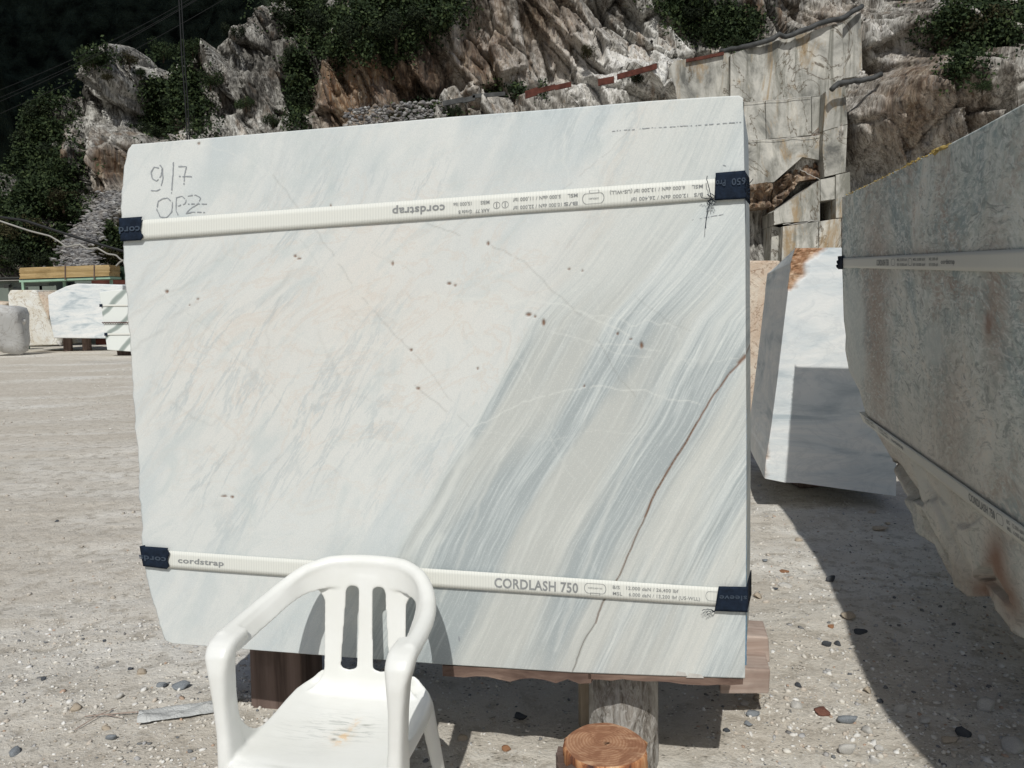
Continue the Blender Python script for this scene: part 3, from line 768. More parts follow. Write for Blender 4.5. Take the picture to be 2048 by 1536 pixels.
PL = [
 ('tree', 85, 215, 42, 'dark', 'dark round tree at the outer edge of the left buttress, just below the crest', 'tree'),
 ('tree', 60, 275, 40, 'dark', 'dark tree on the far left slope below the crest tree', 'tree'),
 ('tree', 108, 300, 32, 'dark', 'dark bushy tree against the left flank of the grey buttress', 'tree'),
 ('tree', 138, 345, 28, 'dark', 'dark tree hanging left of the rusty hollow', 'tree'),
 ('tree', 185, 112, 20, 'green', 'small tree left of the white rock pinnacle', 'tree'),
 ('tree', 258, 112, 24, 'olive', 'brownish bushy tree right of the white rock pinnacle', 'tree'),
 ('tree', 325, 92, 30, 'green', 'round green tree on the saddle between the two left crags', 'tree'),
 ('tree', 385, 85, 30, 'green', 'green tree on the saddle touching the right crag', 'tree'),
 ('shrub', 215, 150, 14, 'olive', 'dry olive shrub on top of the grey buttress', 'shrub'),
 ('shrub', 280, 140, 16, 'green', 'green shrub at the right shoulder of the grey buttress', 'shrub'),
 ('tree', 468, 55, 22, 'dark', 'dark tree clinging to the upper right crag', 'tree'),
 ('tree', 350, 205, 34, 'dark', 'dark shrub mass in the gully right of the grey buttress', 'tree'),
 ('tree', 400, 240, 34, 'dark', 'dark tree low in the gully above the slab top', 'tree'),
 ('shrub', 300, 258, 28, 'dark', 'dark shrub beneath the buttress just above the slab top', 'shrub'),
 ('shrub', 420, 150, 28, 'green', 'green shrub on the middle of the left crags', 'shrub'),
 ('tree', 492, 200, 22, 'green', 'green tree on the grey wall left of the tall dark tree', 'tree'),
 ('tree', 594, 110, 34, 'dark', 'tall dark tree in the cleft left of the rusty wall', 'tree'),
 ('tree', 596, 200, 30, 'dark', 'dark tree low in the cleft left of the rusty wall', 'tree'),
 ('tree', 545, 235, 26, 'green', 'fresh green shrub above the slab top left of the rusty wall', 'shrub'),
 ('tree', 590, 30, 34, 'dark', 'dark tree at the top edge left of the rusty wall', 'tree'),
 ('tree', 660, 30, 48, 'dark', 'large dark tree overhanging the rusty wall at its left', 'tree'),
 ('tree', 720, 55, 44, 'dark', 'dark tree hanging lowest over the rusty wall', 'tree'),
 ('tree', 790, 50, 50, 'dark', 'dark tree overhanging the dark wet rock in the middle', 'tree'),
 ('tree', 860, 30, 42, 'dark', 'dark tree at the top, last one before the bare brown rock', 'tree'),
 ('shrub', 125, 385, 38, 'olive', 'round olive-brown bush left of the scree gully', 'shrub'),
 ('shrub', 60, 400, 36, 'green', 'green shrub left of the round olive-brown bush', 'shrub'),
 ('shrub', 30, 450, 50, 'olive', 'large olive shrub at the far left above the cabin', 'shrub'),
 ('shrub', 95, 470, 40, 'olive', 'olive shrub left of the scree and above the plank stack', 'shrub'),
 ('shrub', 55, 505, 40, 'dark', 'dark shrub just behind the cabin roof', 'shrub'),
 ('shrub', 205, 440, 34, 'green', 'green bush right of the scree touching the slab edge', 'shrub'),
 ('shrub', 190, 490, 40, 'olive', 'greyish olive bush right of the scree above the plank stack', 'shrub'),
 ('shrub', 235, 500, 30, 'olive', 'olive bush behind the net beside the slab edge', 'shrub'),
 ('shrub', 845, 220, 20, 'green', 'low green shrub on rubble left of the ledge barrier', 'shrub'),
 ('shrub', 790, 232, 20, 'olive', 'low scrub on pale rubble above the slab', 'shrub'),
 ('shrub', 912, 218, 16, 'dark', 'small dark shrub under the left end of the barrier', 'shrub'),
 ('shrub', 1030, 180, 14, 'dark', 'tiny shrub left of the bold red-brown barrier sheet', 'shrub'),
 ('shrub', 1272, 152, 18, 'dark', 'dark shrub on the stepped stones below the rusty barrier', 'shrub'),
 ('shrub', 1175, 95, 20, 'olive', 'thin shrub in the middle of the white shattered rock', 'shrub'),
 ('tree', 1420, 55, 34, 'green', 'green bush above the left part of the sawn face', 'shrub'),
 ('tree', 1470, 80, 26, 'green', 'low green bush growing behind the sawn face edge', 'shrub'),
 ('tree', 1400, 15, 36, 'dark', 'dark bush at the top edge above the pale crag', 'shrub'),
 ('tree', 1975, 30, 52, 'olive', 'large olive bush in the upper right corner', 'shrub'),
 ('tree', 2030, 20, 46, 'green', 'green bush at the extreme upper right', 'shrub'),
 ('shrub', 1935, 80, 30, 'olive', 'hanging olive bush below the large one in the upper right', 'shrub'),
 ('shrub', 1965, 165, 22, 'green', 'small green shrub on the right-hand rocks above the grey slab', 'shrub'),
 ('shrub', 1655, 190, 12, 'green', 'tiny green tuft at the corner of the sawn pillar', 'shrub'),
]
for (nm, px, py, r, key, lb, ct) in PL: plant(nm, px, py, r, key, lb, ct)
# dense undergrowth as stuff: thousands of small leaves on the rock where it is green
zones = [(80, 270, 50, 80, .9), (160, 110, 60, 20, .6), (345, 180, 45, 80, .9), (385, 235, 40, 30, .7), (595, 120, 20, 130, 1),
         (720, 25, 120, 40, 1), (860, 20, 60, 35, 1), (650, 90, 40, 40, .6), (760, 90, 60, 30, .6), (50, 440, 90, 70, 1), (100, 350, 60, 50, .8), (200, 480, 60, 40, 1), (1440, 50, 70, 30, .9), (1380, 10, 60, 20, .8),
         (1970, 40, 90, 40, 1), (1930, 110, 40, 40, .5), (840, 225, 60, 12, .6), (1040, 178, 50, 8, .5), (310, 200, 12, 80, .5)]
pts = []
for (zx, zy, rx, ry, w) in zones:
    n = int(rx * ry * w * 1.15)
    a = RNG.normal(0, .55, n) * rx + zx; b = RNG.normal(0, .55, n) * ry + zy
    pts.append(np.stack([a, b], -1))
pts = np.concatenate(pts)
sil = np.interp(pts[:, 0], SIL[:, 0], SIL[:, 1]); pts = pts[pts[:, 1] > sil + 2]
keep = fbm(pts[:, 0] / 26, pts[:, 1] / 26, 91, 3) > .44
pts = pts[keep]
Yc = np.full(len(pts), 54.0)
for _ in range(10):
    P3 = at_Y(pts[:, 0], pts[:, 1], Yc); Yc = .5 * Yc + .5 * cliff_depth(P3[:, 0], P3[:, 2], False)
def leaf_cloud(centres, per, spread, leaf, seed):
    r = np.random.default_rng(seed); n = len(centres) * per
    c = np.repeat(centres, per, 0) + r.normal(size=(n, 3)) * spread
    nrm = r.normal(size=(n, 3)); nrm[:, 2] += .6; nrm[:, 1] -= .5; nrm /= np.linalg.norm(nrm, axis=1)[:, None]
    a = np.cross(nrm, r.normal(size=(n, 3))); a /= np.linalg.norm(a, axis=1)[:, None]; b = np.cross(nrm, a)
    s = leaf * r.uniform(.5, 1.3, n)[:, None]
    v = np.stack([c - a * s, c - b * s * .6, c + a * s, c + b * s * .6], 1).reshape(-1, 3)
    me = mesh(v, np.arange(n * 4).reshape(-1, 4), 'undergrowth')
    attr(me, 'tone', np.clip(np.repeat(np.repeat(r.uniform(0, .8, len(centres)), per) + r.uniform(-.15, .3, n), 4), 0, 1))
    return me
P3 = at_Y(pts[:, 0], pts[:, 1], Yc - .35)
tag(link('undergrowth', leaf_cloud(P3, 6, .26, .125, 3), None, M['green']), 'dense low scrub covering the ledges of the cliff', 'scrub', kind='stuff')

# scree gully
def rock_proto(seed, sub=1):
    r = random.Random(seed)
    import bmesh
    bm = bmesh.new(); bmesh.ops.create_icosphere(bm, subdivisions=sub, radius=1)
    ax = [Vector((r.gauss(0, 1), r.gauss(0, 1), r.gauss(0, 1))).normalized() for _ in range(9)]; cut = [r.uniform(.30, .75) for _ in ax]
    for v in bm.verts:
        for a, c in zip(ax, cut):
            d = v.co.dot(a)
            if d > c: v.co -= a * (d - c)
        v.co *= r.uniform(.95, 1.05)
    vs = np.array([v.co[:] for v in bm.verts]); fs = np.array([[v.index for v in f.verts] for f in bm.faces]); bm.free()
    return vs, fs
PR = {s: [rock_proto(i + 10 * s, s) for i in range(8)] for s in (1, 2)}
def stones_mesh(pos, size, sub, seed, flat=.55, name='stones'):
    r = np.random.default_rng(seed); V = []; Fc = []; T = []; n0 = 0
    kind = r.integers(0, 8, len(pos))
    for k in range(8):
        ii = np.where(kind == k)[0]
        if len(ii) == 0: continue
        vs, fs = PR[sub][k]; m = len(ii)
        ang = r.uniform(0, math.tau, m); sc = np.stack([r.uniform(.7, 1.3, m), r.uniform(.6, 1.1, m), r.uniform(.7, 1.2, m) * flat], -1) * size[ii][:, None]
        p = vs[None] * sc[:, None]
        tl = r.normal(0, .25, m); c, s = np.cos(tl)[:, None], np.sin(tl)[:, None]
        p = np.stack([p[..., 0], p[..., 1] * c - p[..., 2] * s, p[..., 1] * s + p[..., 2] * c], -1)
        c, s = np.cos(ang)[:, None], np.sin(ang)[:, None]
        p = np.stack([p[..., 0] * c - p[..., 1] * s, p[..., 0] * s + p[..., 1] * c, p[..., 2]], -1) + pos[ii][:, None]
        V.append(p.reshape(-1, 3)); Fc.append((fs[None] + (np.arange(m) * len(vs))[:, None, None] + n0).reshape(-1, 3)); T.append(np.repeat(r.uniform(0, 1, m), len(vs)))
        n0 += m * len(vs)
    me = mesh(np.concatenate(V), np.concatenate(Fc), name); attr(me, 'tone', np.concatenate(T)); return me
n = 2600
t = RNG.uniform(0, 1, n); cxl = np.interp(t, [0, .35, .7, 1], [235, 190, 150, 165]); wid = np.interp(t, [0, .5, 1], [30, 26, 42])
spx = cxl + RNG.normal(0, .5, n) * wid; spy = 382 + t * 160
Ys = np.interp(spy, [380, 540], [50.5, 45]); SP = at_Y(spx, spy, Ys)
tag(link('scree', stones_mesh(SP, RNG.uniform(.07, .30, n), 1, 5, .38), None, M['scree']), 'grey scree of loose slabs spilling down the gully on the left', 'scree', kind='stuff')
rr = np.random.default_rng(3)
n = 500; spx = rr.uniform(690, 900, n); spy = 240 + rr.uniform(-22, 30, n) - (spx - 690) * .1
SP = at_Y(spx, spy, np.full(n, 47.5))
tag(link('rubble', stones_mesh(SP, rr.uniform(.06, .26, n), 1, 6, .6), None, M['scree']), 'pale rubble heap at the foot of the rusty wall', 'rubble', kind='stuff')

# ------------------------------------------------------------------ main marble slab
PS = np.array([.695, 2.25, 0.]); EX = unit((1.89, -.42, 0)); NS = np.array([EX[1], -EX[0], 0.])   # NS points to the camera side
if NS[1] > 0: NS = -NS
def slab_pt(px, py, off=0.0):
    return on_plane(np.asarray(px, float), np.asarray(py, float), PS, NS) + NS * off
LEFT = [(345, 1287), (330, 1281), (320, 1252), (305, 1202), (296, 1160), (287, 1112), (283, 1060), (277, 950), (273, 880), (268, 820), (262, 722), (257, 640), (253, 600), (250, 560), (246, 482), (243, 440), (243, 380), (247, 330), (255, 298), (262, 289)]
RIGHT = [(1490, 1357), (1492, 1200), (1493, 1000), (1493, 850), (1492, 700), (1491, 500), (1489, 350), (1487, 230), (1486, 196)]
BOT = [(345, 1287), (450, 1295), (520, 1301), (700, 1315), (900, 1330), (1030, 1338), (1140, 1345), (1300, 1351), (1490, 1357)]
TOP = [(262, 289), (300, 286), (500, 269), (700, 252), (900, 234), (1100, 219), (1300, 202), (1420, 194), (1478, 191), (1486, 196)]
def coons(L_, R_, B_, T_, nu, nv):
    l = poly(L_, nv); r = poly(R_, nv); b = poly(B_, nu); t = poly(T_, nu)
    u = np.linspace(0, 1, nu)[None, :, None]; v = np.linspace(0, 1, nv)[:, None, None]
    return ((1 - v) * b[None] + v * t[None] + (1 - u) * l[:, None] + u * r[:, None]
            - ((1 - u) * (1 - v) * b[0] + u * (1 - v) * b[-1] + (1 - u) * v * t[0] + u * v * t[-1]))
def thick_sheet(G3, ring_fn, rows):
    """front grid plus rings running back from its border and a closed back"""
    nv, nu = G3.shape[:2]
    idx = np.arange(nv * nu).reshape(nv, nu)
    loop = np.concatenate([idx[0, :], idx[1:, -1], idx[-1, -2::-1], idx[-2:0:-1, 0]])
    V = [G3.reshape(-1, 3)]; F_ = [grid_faces(nv, nu)]
    prev = loop; base = nv * nu; ctr = None
    for k in range(rows):
        ring = ring_fn(G3.reshape(-1, 3)[loop], k + 1)
        V.append(ring); cur = np.arange(len(loop)) + base; base += len(loop)
        F_.append(np.stack([prev, cur, np.roll(cur, -1), np.roll(prev, -1)], -1)[:, ::-1] if False else np.stack([np.roll(prev, -1), prev, cur, np.roll(cur, -1)][::-1], -1)[:, ::-1])
        prev = cur
    return V, F_, loop, prev, base
NU, NV = 520, 440
G2 = coons(LEFT, RIGHT, BOT, TOP, NU, NV)
sx, sy = G2[..., 0], G2[..., 1]
jl = .9 * (fbm(sy / 22, sy * 0, 3, 3) - .5) * 8 * np.exp(-np.linspace(0, 1, NU)[None, :] * 60)
sx = sx + jl
def draw(acc, pts, w, amp=1.0, jit=3.0, seed=0, brk=0.0, fr=18.):
    P = poly(pts, max(2, int(sum(math.hypot(b[0] - a[0], b[1] - a[1]) for a, b in zip(pts, pts[1:])) / 9)))
    jx = (fbm(P[:, 0] / fr, P[:, 1] / fr, seed, 3) - .5) * 2 * jit; jy = (fbm(P[:, 0] / fr + 50, P[:, 1] / fr, seed + 9, 3) - .5) * 2 * jit
    P = P + np.stack([jx, jy], -1)
    fx, fy = sxf, syf
    for i, (a, b) in enumerate(zip(P, P[1:])):
        if brk and vn(np.array([i * .45]), np.array([seed * 3.7]), seed)[0] < brk: continue
        r = w * 3 + 2
        m = np.where((fx > min(a[0], b[0]) - r) & (fx < max(a[0], b[0]) + r) & (fy > min(a[1], b[1]) - r) & (fy < max(a[1], b[1]) + r))[0]
        if len(m) == 0: continue
        d = b - a; L2 = d @ d + 1e-9
        t = np.clip(((fx[m] - a[0]) * d[0] + (fy[m] - a[1]) * d[1]) / L2, 0, 1)
        dist = np.hypot(fx[m] - a[0] - t * d[0], fy[m] - a[1] - t * d[1])
        acc[m] = np.maximum(acc[m], amp * np.exp(-(dist / w) ** 2))
sxf, syf = sx.ravel(), sy.ravel()
wh = np.zeros(len(sxf)); gk = np.zeros(len(sxf)); ru = np.zeros(len(sxf))
WHITE = [
 ([(395, 288), (450, 302), (520, 332), (545, 350)], 2.2, .5), ([(350, 580), (420, 640), (500, 720), (570, 800), (650, 875), (720, 940)], 2.0, .55), ([(330, 590), (400, 650), (480, 735), (560, 810), (640, 900), (700, 960)], 2.0, .5),
 ([(555, 655), (620, 688), (700, 690), (780, 694), (830, 688), (850, 718), (835, 760), (815, 800)], 2.0, .8), ([(860, 590), (950, 598), (1010, 606), (1060, 598), (1130, 612), (1160, 625), (1225, 655), (1262, 668)], 2.2, .9),
 ([(1165, 628), (1230, 636), (1262, 650), (1290, 640), (1355, 654)], 1.8, .8), ([(840, 575), (880, 600), (960, 600), (1000, 592), (1040, 600), (1070, 612)], 2.0, .7),
 ([(935, 860), (1000, 830), (1060, 800), (1130, 782), (1200, 775), (1280, 778), (1340, 800), (1400, 806)], 1.8, .85), ([(700, 880), (760, 884), (820, 892), (870, 880), (935, 862)], 1.9, .75),
 ([(650, 860), (730, 880), (770, 878), (800, 900), (830, 960)], 1.8, .5), ([(730, 790), (800, 720), (880, 690), (960, 655), (1003, 640)], 1.6, .4), ([(1012, 650), (1020, 700), (1045, 730), (1060, 765)], 1.8, .5),
 ([(1128, 268), (1126, 320), (1136, 352), (1140, 400)], 2.4, .6), ([(1300, 470), (1380, 525), (1440, 565), (1500, 600)], 1.8, .45), ([(1100, 660), (1180, 686), (1260, 690), (1320, 705)], 2.0, .6), ([(1150, 670), (1190, 690), (1235, 705), (1300, 715)], 2, .5),
 ([(1340, 720), (1400, 722), (1480, 718)], 1.6, .5), ([(1355, 660), (1365, 715), (1385, 735)], 2.2, .5), ([(1180, 560), (1200, 640), (1240, 700), (1262, 760), (1290, 800)], 1.6, .4), ([(960, 860), (1100, 880), (1190, 860), (1300, 870)], 1.6, .35),
 ([(1090, 860), (1130, 930), (1150, 960)], 1.6, .5), ([(1130, 780), (1100, 860), (1080, 900)], 1.6, .45), ([(300, 940), (380, 990), (460, 1040), (540, 1085), (600, 1130)], 1.8, .35), ([(420, 940), (500, 1020), (560, 1080)], 1.6, .3),
 ([(560, 370), (600, 400), (660, 440), (740, 520), (800, 590)], 1.6, .35), ([(700, 400), (760, 470), (830, 560), (900, 620)], 1.5, .3), ([(470, 1130), (600, 1190), (760, 1230)], 1.7, .25), ([(840, 440), (880, 480), (960, 470), (1010, 440)], 1.6, .4),
 ([(650, 700), (640, 780), (700, 850), (740, 930), (820, 990)], 1.5, .3), ([(740, 640), (760, 700), (740, 770)], 1.5, .4), ([(1200, 880), (1260, 960), (1300, 990)], 1.5, .3),
]
for i, (p, w, a) in enumerate(WHITE): draw(wh, p, w * .72, a, 7, 30 + i, .12)
for s in range(16):
    x0 = RNG.uniform(300, 1350); y0 = RNG.uniform(420, 1150); an = RNG.uniform(.3, 1.2) if RNG.random() < .6 else RNG.uniform(-.6, .2); ln = RNG.uniform(80, 260)
    draw(wh, [(x0, y0), (x0 + ln * math.cos(an) * .5, y0 + ln * math.sin(an) * .5 + 8), (x0 + ln * math.cos(an), y0 + ln * math.sin(an))], 1.4, .3, 9, 200 + s, .2)
# broad white seams among the grey beds
draw(wh, [(940, 880), (915, 940), (885, 1010), (840, 1075), (815, 1110)], 9, .75, 5, 301); draw(wh, [(1500, 560), (1470, 610), (1440, 650), (1405, 720)], 11, .55, 4, 302)
draw(wh, [(1330, 790), (1290, 860), (1240, 960), (1190, 1080), (1150, 1190), (1110, 1300)], 5, .55, 4, 303); draw(wh, [(880, 1075), (850, 1130), (830, 1180)], 10, .7, 5, 304); draw(wh, [(1010, 900), (960, 1000), (920, 1120), (880, 1200)], 4, .5, 4, 305)
draw(wh, [(1200, 780), (1140, 900), (1080, 1030), (1020, 1180)], 3.5, .45, 4, 306)
GREY = [
 ([(545, 350), (600, 420), (640, 470), (700, 560), (760, 640), (800, 680), (824, 702)], 1.5, .42), ([(824, 702), (870, 760), (935, 852)], 1.3, .35), ([(848, 443), (905, 466), (975, 487), (1020, 510), (1050, 524), (1100, 575), (1150, 620), (1165, 632)], 1.4, .5),
 ([(1195, 680), (1240, 755), (1275, 792)], 1.2, .5), ([(1040, 430), (1130, 378), (1220, 302), (1262, 255)], 1.2, .35), ([(830, 772), (860, 795), (900, 830)], 1.6, .45), ([(1270, 590), (1330, 640), (1385, 665)], 1.2, .35),
 ([(600, 480), (680, 590), (720, 640)], 1.0, .25), ([(300, 575), (420, 660), (520, 760), (600, 850)], 1.0, .25), ([(730, 500), (800, 530), (830, 545)], 1.2, .3), ([(1480, 1110), (1455, 1155), (1440, 1200)], 1.2, .35), ([(1460, 340), (1464, 480), (1465, 600)], .5, .0),
]
for i, (p, w, a) in enumerate(GREY): draw(gk, p, w * .9, a * .6, 5, 400 + i, .3)
SM = [([(430, 560), (400, 590), (360, 630), (300, 670), (262, 700)], 4, .22), ([(600, 520), (560, 570), (530, 610)], 5, .18), ([(560, 600), (540, 640), (535, 700), (500, 760)], 4, .16), ([(300, 760), (340, 800), (420, 850), (460, 830)], 4, .16), ([(640, 660), (650, 700), (680, 760)], 4, .13),
      ([(480, 870), (430, 940), (390, 1010), (370, 1040)], 5, .12), ([(700, 790), (760, 800), (790, 830)], 4, .12), ([(250, 640), (320, 600), (380, 560), (470, 500)], 4, .16), ([(330, 480), (360, 470), (300, 540), (280, 580)], 4, .13)]
for i, (p, w, a) in enumerate(SM): draw(gk, p, w * .8, a * .6, 14, 450 + i, .25, 30.)
CRK = [(1490, 716), (1462, 745), (1420, 800), (1395, 845), (1350, 920), (1310, 985), (1290, 1035), (1262, 1095), (1240, 1150), (1205, 1205), (1190, 1245), (1168, 1282), (1145, 1343)]
draw(ru, CRK[:2], 1.9, .9, 1.5, 500); draw(ru, CRK[1:7], 1.6, 1.0, 2.5, 500); draw(ru, CRK[6:11], 1.2, .55, 2.5, 500); draw(gk, CRK[3:], 1.5, 1.0, 2.5, 501); draw(ru, [(1490, 713), (1478, 726)], 4, .9, 1, 502)
CAV = [(1057, 629, 7, 4), (1087, 645, 4, 8), (1070, 633, 2.5, 3), (1283, 691, 4, 8), (976, 487, 3, 5), (898, 567, 5, 3), (910, 571, 4, 2), (590, 512, 4, 2.5), (598, 517, 5, 2), (333, 583, 4, 4), (822, 700, 3.5, 3), (448, 992, 8, 1.8), (464, 994, 4, 3), (836, 777, 5, 2.5), (661, 412, 2, 4),
       (955, 737, 2.5, 2.5), (1235, 667, 2.5, 3.5), (1138, 538, 3, 2.5), (1262, 678, 3, 2), (395, 598, 2.5, 2), (379, 610, 2, 2), (785, 527, 2.5, 5), (397, 287, 3, 3), (1165, 541, 2, 2), (1168, 772, 2, 3)]
for (a, b, rx, ry) in CAV:
    rx *= .85; ry *= .85
    bb = np.exp(-(((sxf - a) / rx) ** 2 + ((syf - b) / ry) ** 2) ** 2 * (.6 + .8 * vn(sxf / 3, syf / 3, 8)))
    ru = np.maximum(ru, bb * .9); gk = np.maximum(gk, .5 * np.exp(-(((sxf - a - 1) / rx) ** 2 + ((syf - b - 1.5) / ry) ** 2) * 1.6))
# bed coordinate
BB = np.array([(1365, 150), (1340, 195), (1250, 400), (1150, 540), (1060, 640), (1005, 740), (948, 850), (875, 960), (802, 1090), (735, 1240), (680, 1360)], float)
q = sxf - np.interp(syf, BB[:, 1], BB[:, 0])
q = q + 10 * (fbm(sxf / 120, syf / 120, 77, 3) - .5)
gr = sstep(-12, 14, q) * sstep(520, 660, syf) + sstep(-150, 60, q) * .75 * (1 - sstep(520, 660, syf))
pk = blob(sxf, syf, 800, 640, 330, 260) * .9 + .8 * np.exp(-((q + 20) / 55) ** 2) * (1 - sstep(500, 700, syf)) + .4 * blob(sxf, syf, 480, 800, 260, 260)
pk = pk * (1 - sstep(0, 30, q) * sstep(500, 640, syf)) * (.55 + .9 * fbm(sxf / 90, syf / 90, 66, 3))
dk = sstep(-5, 25, q) * (1 - .55 * sstep(60, 420, q)) * sstep(560, 760, syf) * .85 + .35 * sstep(100, 260, q) * sstep(700, 900, syf) * (1 - sstep(430, 520, q)) + .25 * blob(sxf, syf, 1250, 620, 200, 200)
front = slab_pt(sx, sy)
# cracks and cavities sink in, the sawn face waves a little
sink = (np.clip(ru * 1.2, 0, 1) * .004 + np.clip(gk - .3, 0, 1) * .0018).reshape(sx.shape) + .0008 * fbm(sx / 160, sy / 60, 12, 3)
front = front - NS * sink[..., None]
DV = unit((.314, .949, 0)); 
def ring(P, k):
    d = [0, .012, .16, .34, .52, .58][k]
    c = P.mean(0)
    j = (fbm(P[:, 0] * 9 + k, P[:, 2] * 9, 5 + k, 3) - .5)[:, None]
    jj = 0 if k == 1 else .05
    inn = (c - P); inn[:, 1] = 0; inn /= np.linalg.norm(inn, axis=1)[:, None]
    side = (P[:, 0] > .60)[:, None]
    return P + DV * d + inn * (j * jj * (1 - side) + (.004 if k == 1 else .004))
V_, F_, loop, last, base = thick_sheet(front, ring, 5)
c = V_[-1].mean(0); V_.append(c[None])
me = mesh(np.concatenate(V_), np.concatenate([f.reshape(-1, 4) for f in F_]), 'marble_block')
nf = len(loop)
Nv = sum(len(v) for v in V_); N0 = NU * NV
def pad(a): 
    a = a.reshape(N0, -1); out = np.zeros((Nv, a.shape[1])); out[:N0] = a
    for k in range(5): out[N0 + k * nf:N0 + (k + 1) * nf] = a[loop]
    return out
attr(me, 'mask', pad(np.stack([wh, gk, ru], -1)), 'FLOAT_COLOR')
attr(me, 'region', pad(np.clip(np.stack([gr, pk, dk], -1), 0, 1)), 'FLOAT_COLOR')
attr(me, 'band', pad(np.stack([q / 1000., syf / 1000., 0 * q], -1)), 'FLOAT_VECTOR')
sroot = empty('marble_block', (-.3, 2.5, 0), 'big upright white marble slab with grey diagonal bands and 9/7 handwritten on it', 'marble block')
body = put(link('sawn_body', me, None, M['slab'], True), sroot)
me.polygons.foreach_set('use_smooth', [True] * len(me.polygons))
# back closing
bk = V_[-2]; mb = MB(); mb.add(list(bk[::8]) + [c], [(i, (i + 1) % len(bk[::8]), len(bk[::8])) for i in range(len(bk[::8]))])
bo = mb.build('rough_back', M['pale_stone'], sroot)
# rough knob that sticks out behind the upper left corner
kv = [slab_pt(a, b, -.22) for a, b in ((229, 303), (246, 304), (262, 300), (268, 340), (255, 338), (243, 326), (236, 316))]
MB().prism(kv, DV * .12).build('rough_knob', M['pale_stone'], sroot, bevel=.004)
# chips on the lower edge
mb = MB()
for a, b, s in ((1362, 1348, 12), (1390, 1352, 18)):
    pp = [slab_pt(a - s, b + 3, .0012), slab_pt(a + s, b + 4, .0012), slab_pt(a + s * .7, b - 3, .0012), slab_pt(a - s * .6, b - 6, .0012)]
    mb.prism(pp[::-1], -NS * .001)
mb.build('chipped_edge', M['pale_stone'], sroot)
# handwriting: 9/7 OPZ in crayon
def ribbon(pts, w, off, close=False, fn=slab_pt, brk=0, seed=0, jit=0):
    P = poly(pts, max(3, int(sum(math.hypot(b[0] - a[0], b[1] - a[1]) for a, b in zip(pts, pts[1:])) / 3)))
    r = random.Random(seed); P = P + np.array([(r.uniform(-jit, jit), r.uniform(-jit, jit)) for _ in P])
    d = np.gradient(P, axis=0); d /= np.linalg.norm(d, axis=1)[:, None] + 1e-9; nn = np.stack([-d[:, 1], d[:, 0]], -1)
    ww = np.array([w * r.uniform(.55, 1.15) for _ in P])[:, None]
    A = fn((P + nn * ww)[:, 0], (P + nn * ww)[:, 1], off); B = fn((P - nn * ww)[:, 0], (P - nn * ww)[:, 1], off)
    m = len(P); v = np.concatenate([A, B]); f = [(i, i + 1, m + i + 1, m + i) for i in range(m - 1) if r.random() > brk]
    return v, f
mb = MB()
STR = [[(318, 336), (308, 334), (302, 345), (305, 358), (314, 362), (322, 352), (325, 336), (320, 330)], [(325, 336), (326, 358), (321, 378), (314, 382), (302, 381)], [(347, 324), (346, 350), (343, 387)],
       [(357, 333), (373, 333), (369, 350), (368, 369)], [(358, 353), (384, 353)],
       [(325, 397), (316, 403), (314, 420), (321, 434), (333, 435), (344, 424), (345, 405), (336, 396), (325, 397)], [(353, 396), (352, 420), (356, 430)], [(352, 396), (364, 392), (373, 400), (370, 408), (356, 412)],
       [(376, 392), (392, 390), (402, 396), (396, 408), (380, 418), (372, 427), (386, 424), (410, 425)], [(376, 408), (414, 408)]]
for i, s_ in enumerate(STR): mb.add(*ribbon(s_, 1.15, .0009, seed=i, brk=.12, jit=.35))
mb.split('crayon_stroke', M['pencil'], sroot)
mb = MB(); mb.add(*ribbon([(1218, 263), (1300, 256), (1400, 250), (1482, 244)], .8, .0009, seed=5, brk=.45, jit=.5)); mb.add(*ribbon([(1384, 440), (1450, 428)], .7, .0009, seed=6, brk=.5, jit=.5))
mb.add(*ribbon([(918, 1272), (919, 1283)], 1.6, .0009, seed=3, jit=.4)); mb.add(*ribbon([(1446, 330), (1452, 332)], .8, .0009, seed=3))
mb.split('scribed_line', M['pencil'], sroot)
def side_pt(px, py, off=0): 
    p = slab_pt(px, py); return p + DV * .03 + EX * .0015
mb = MB(); P = [slab_pt(np.array(1490.5), np.array(float(y))) + DV * .02 + EX * (.0012 + .0006 * math.sin(y * .31)) for y in range(820, 1340, 6)]
mb.tube(P, .0022, 4); mb.build('blue_rope_line', M['blue_chalk'], sroot)

# ------------------------------------------------------------------ lashing straps with print and sleeves
def text_mesh(s, bold=False, shear=0):
    cu = bpy.data.curves.new('t', 'FONT'); cu.body = s; cu.resolution_u = 3; cu.offset = .024 if bold else .014; cu.shear = shear; cu.space_character = 1.05
    o = bpy.data.objects.new('t', cu); COL.objects.link(o)
    dg = bpy.context.evaluated_depsgraph_get(); dg.update()
    m = bpy.data.meshes.new_from_object(o.evaluated_get(dg))
    v = np.array([q.co[:] for q in m.vertices]); f = [tuple(p.vertices) for p in m.polygons]
    bpy.data.objects.remove(o); bpy.data.meshes.remove(m); bpy.data.curves.remove(cu)
    v[:, 0] -= v[:, 0].min(); w = v[:, 0].max(); return v, f, w
def put_text(mb, s, map2, u0, u1, v0, v1, flip=False, bold=False):
    """map2(u, v) -> 3D on the strap; u along in [0, 1] px-like units, letters fill the box u0..u1, v0..v1 (cap height)"""
    v, f, w = text_mesh(s, bold)
    x = v[:, 0] / w; y = v[:, 1] / .70
    if flip: U = u1 + (u0 - u1) * x; V = v1 + (v0 - v1) * y
    else: U = u0 + (u1 - u0) * x; V = v0 + (v1 - v0) * y
    mb.add(map2(U, V), f)
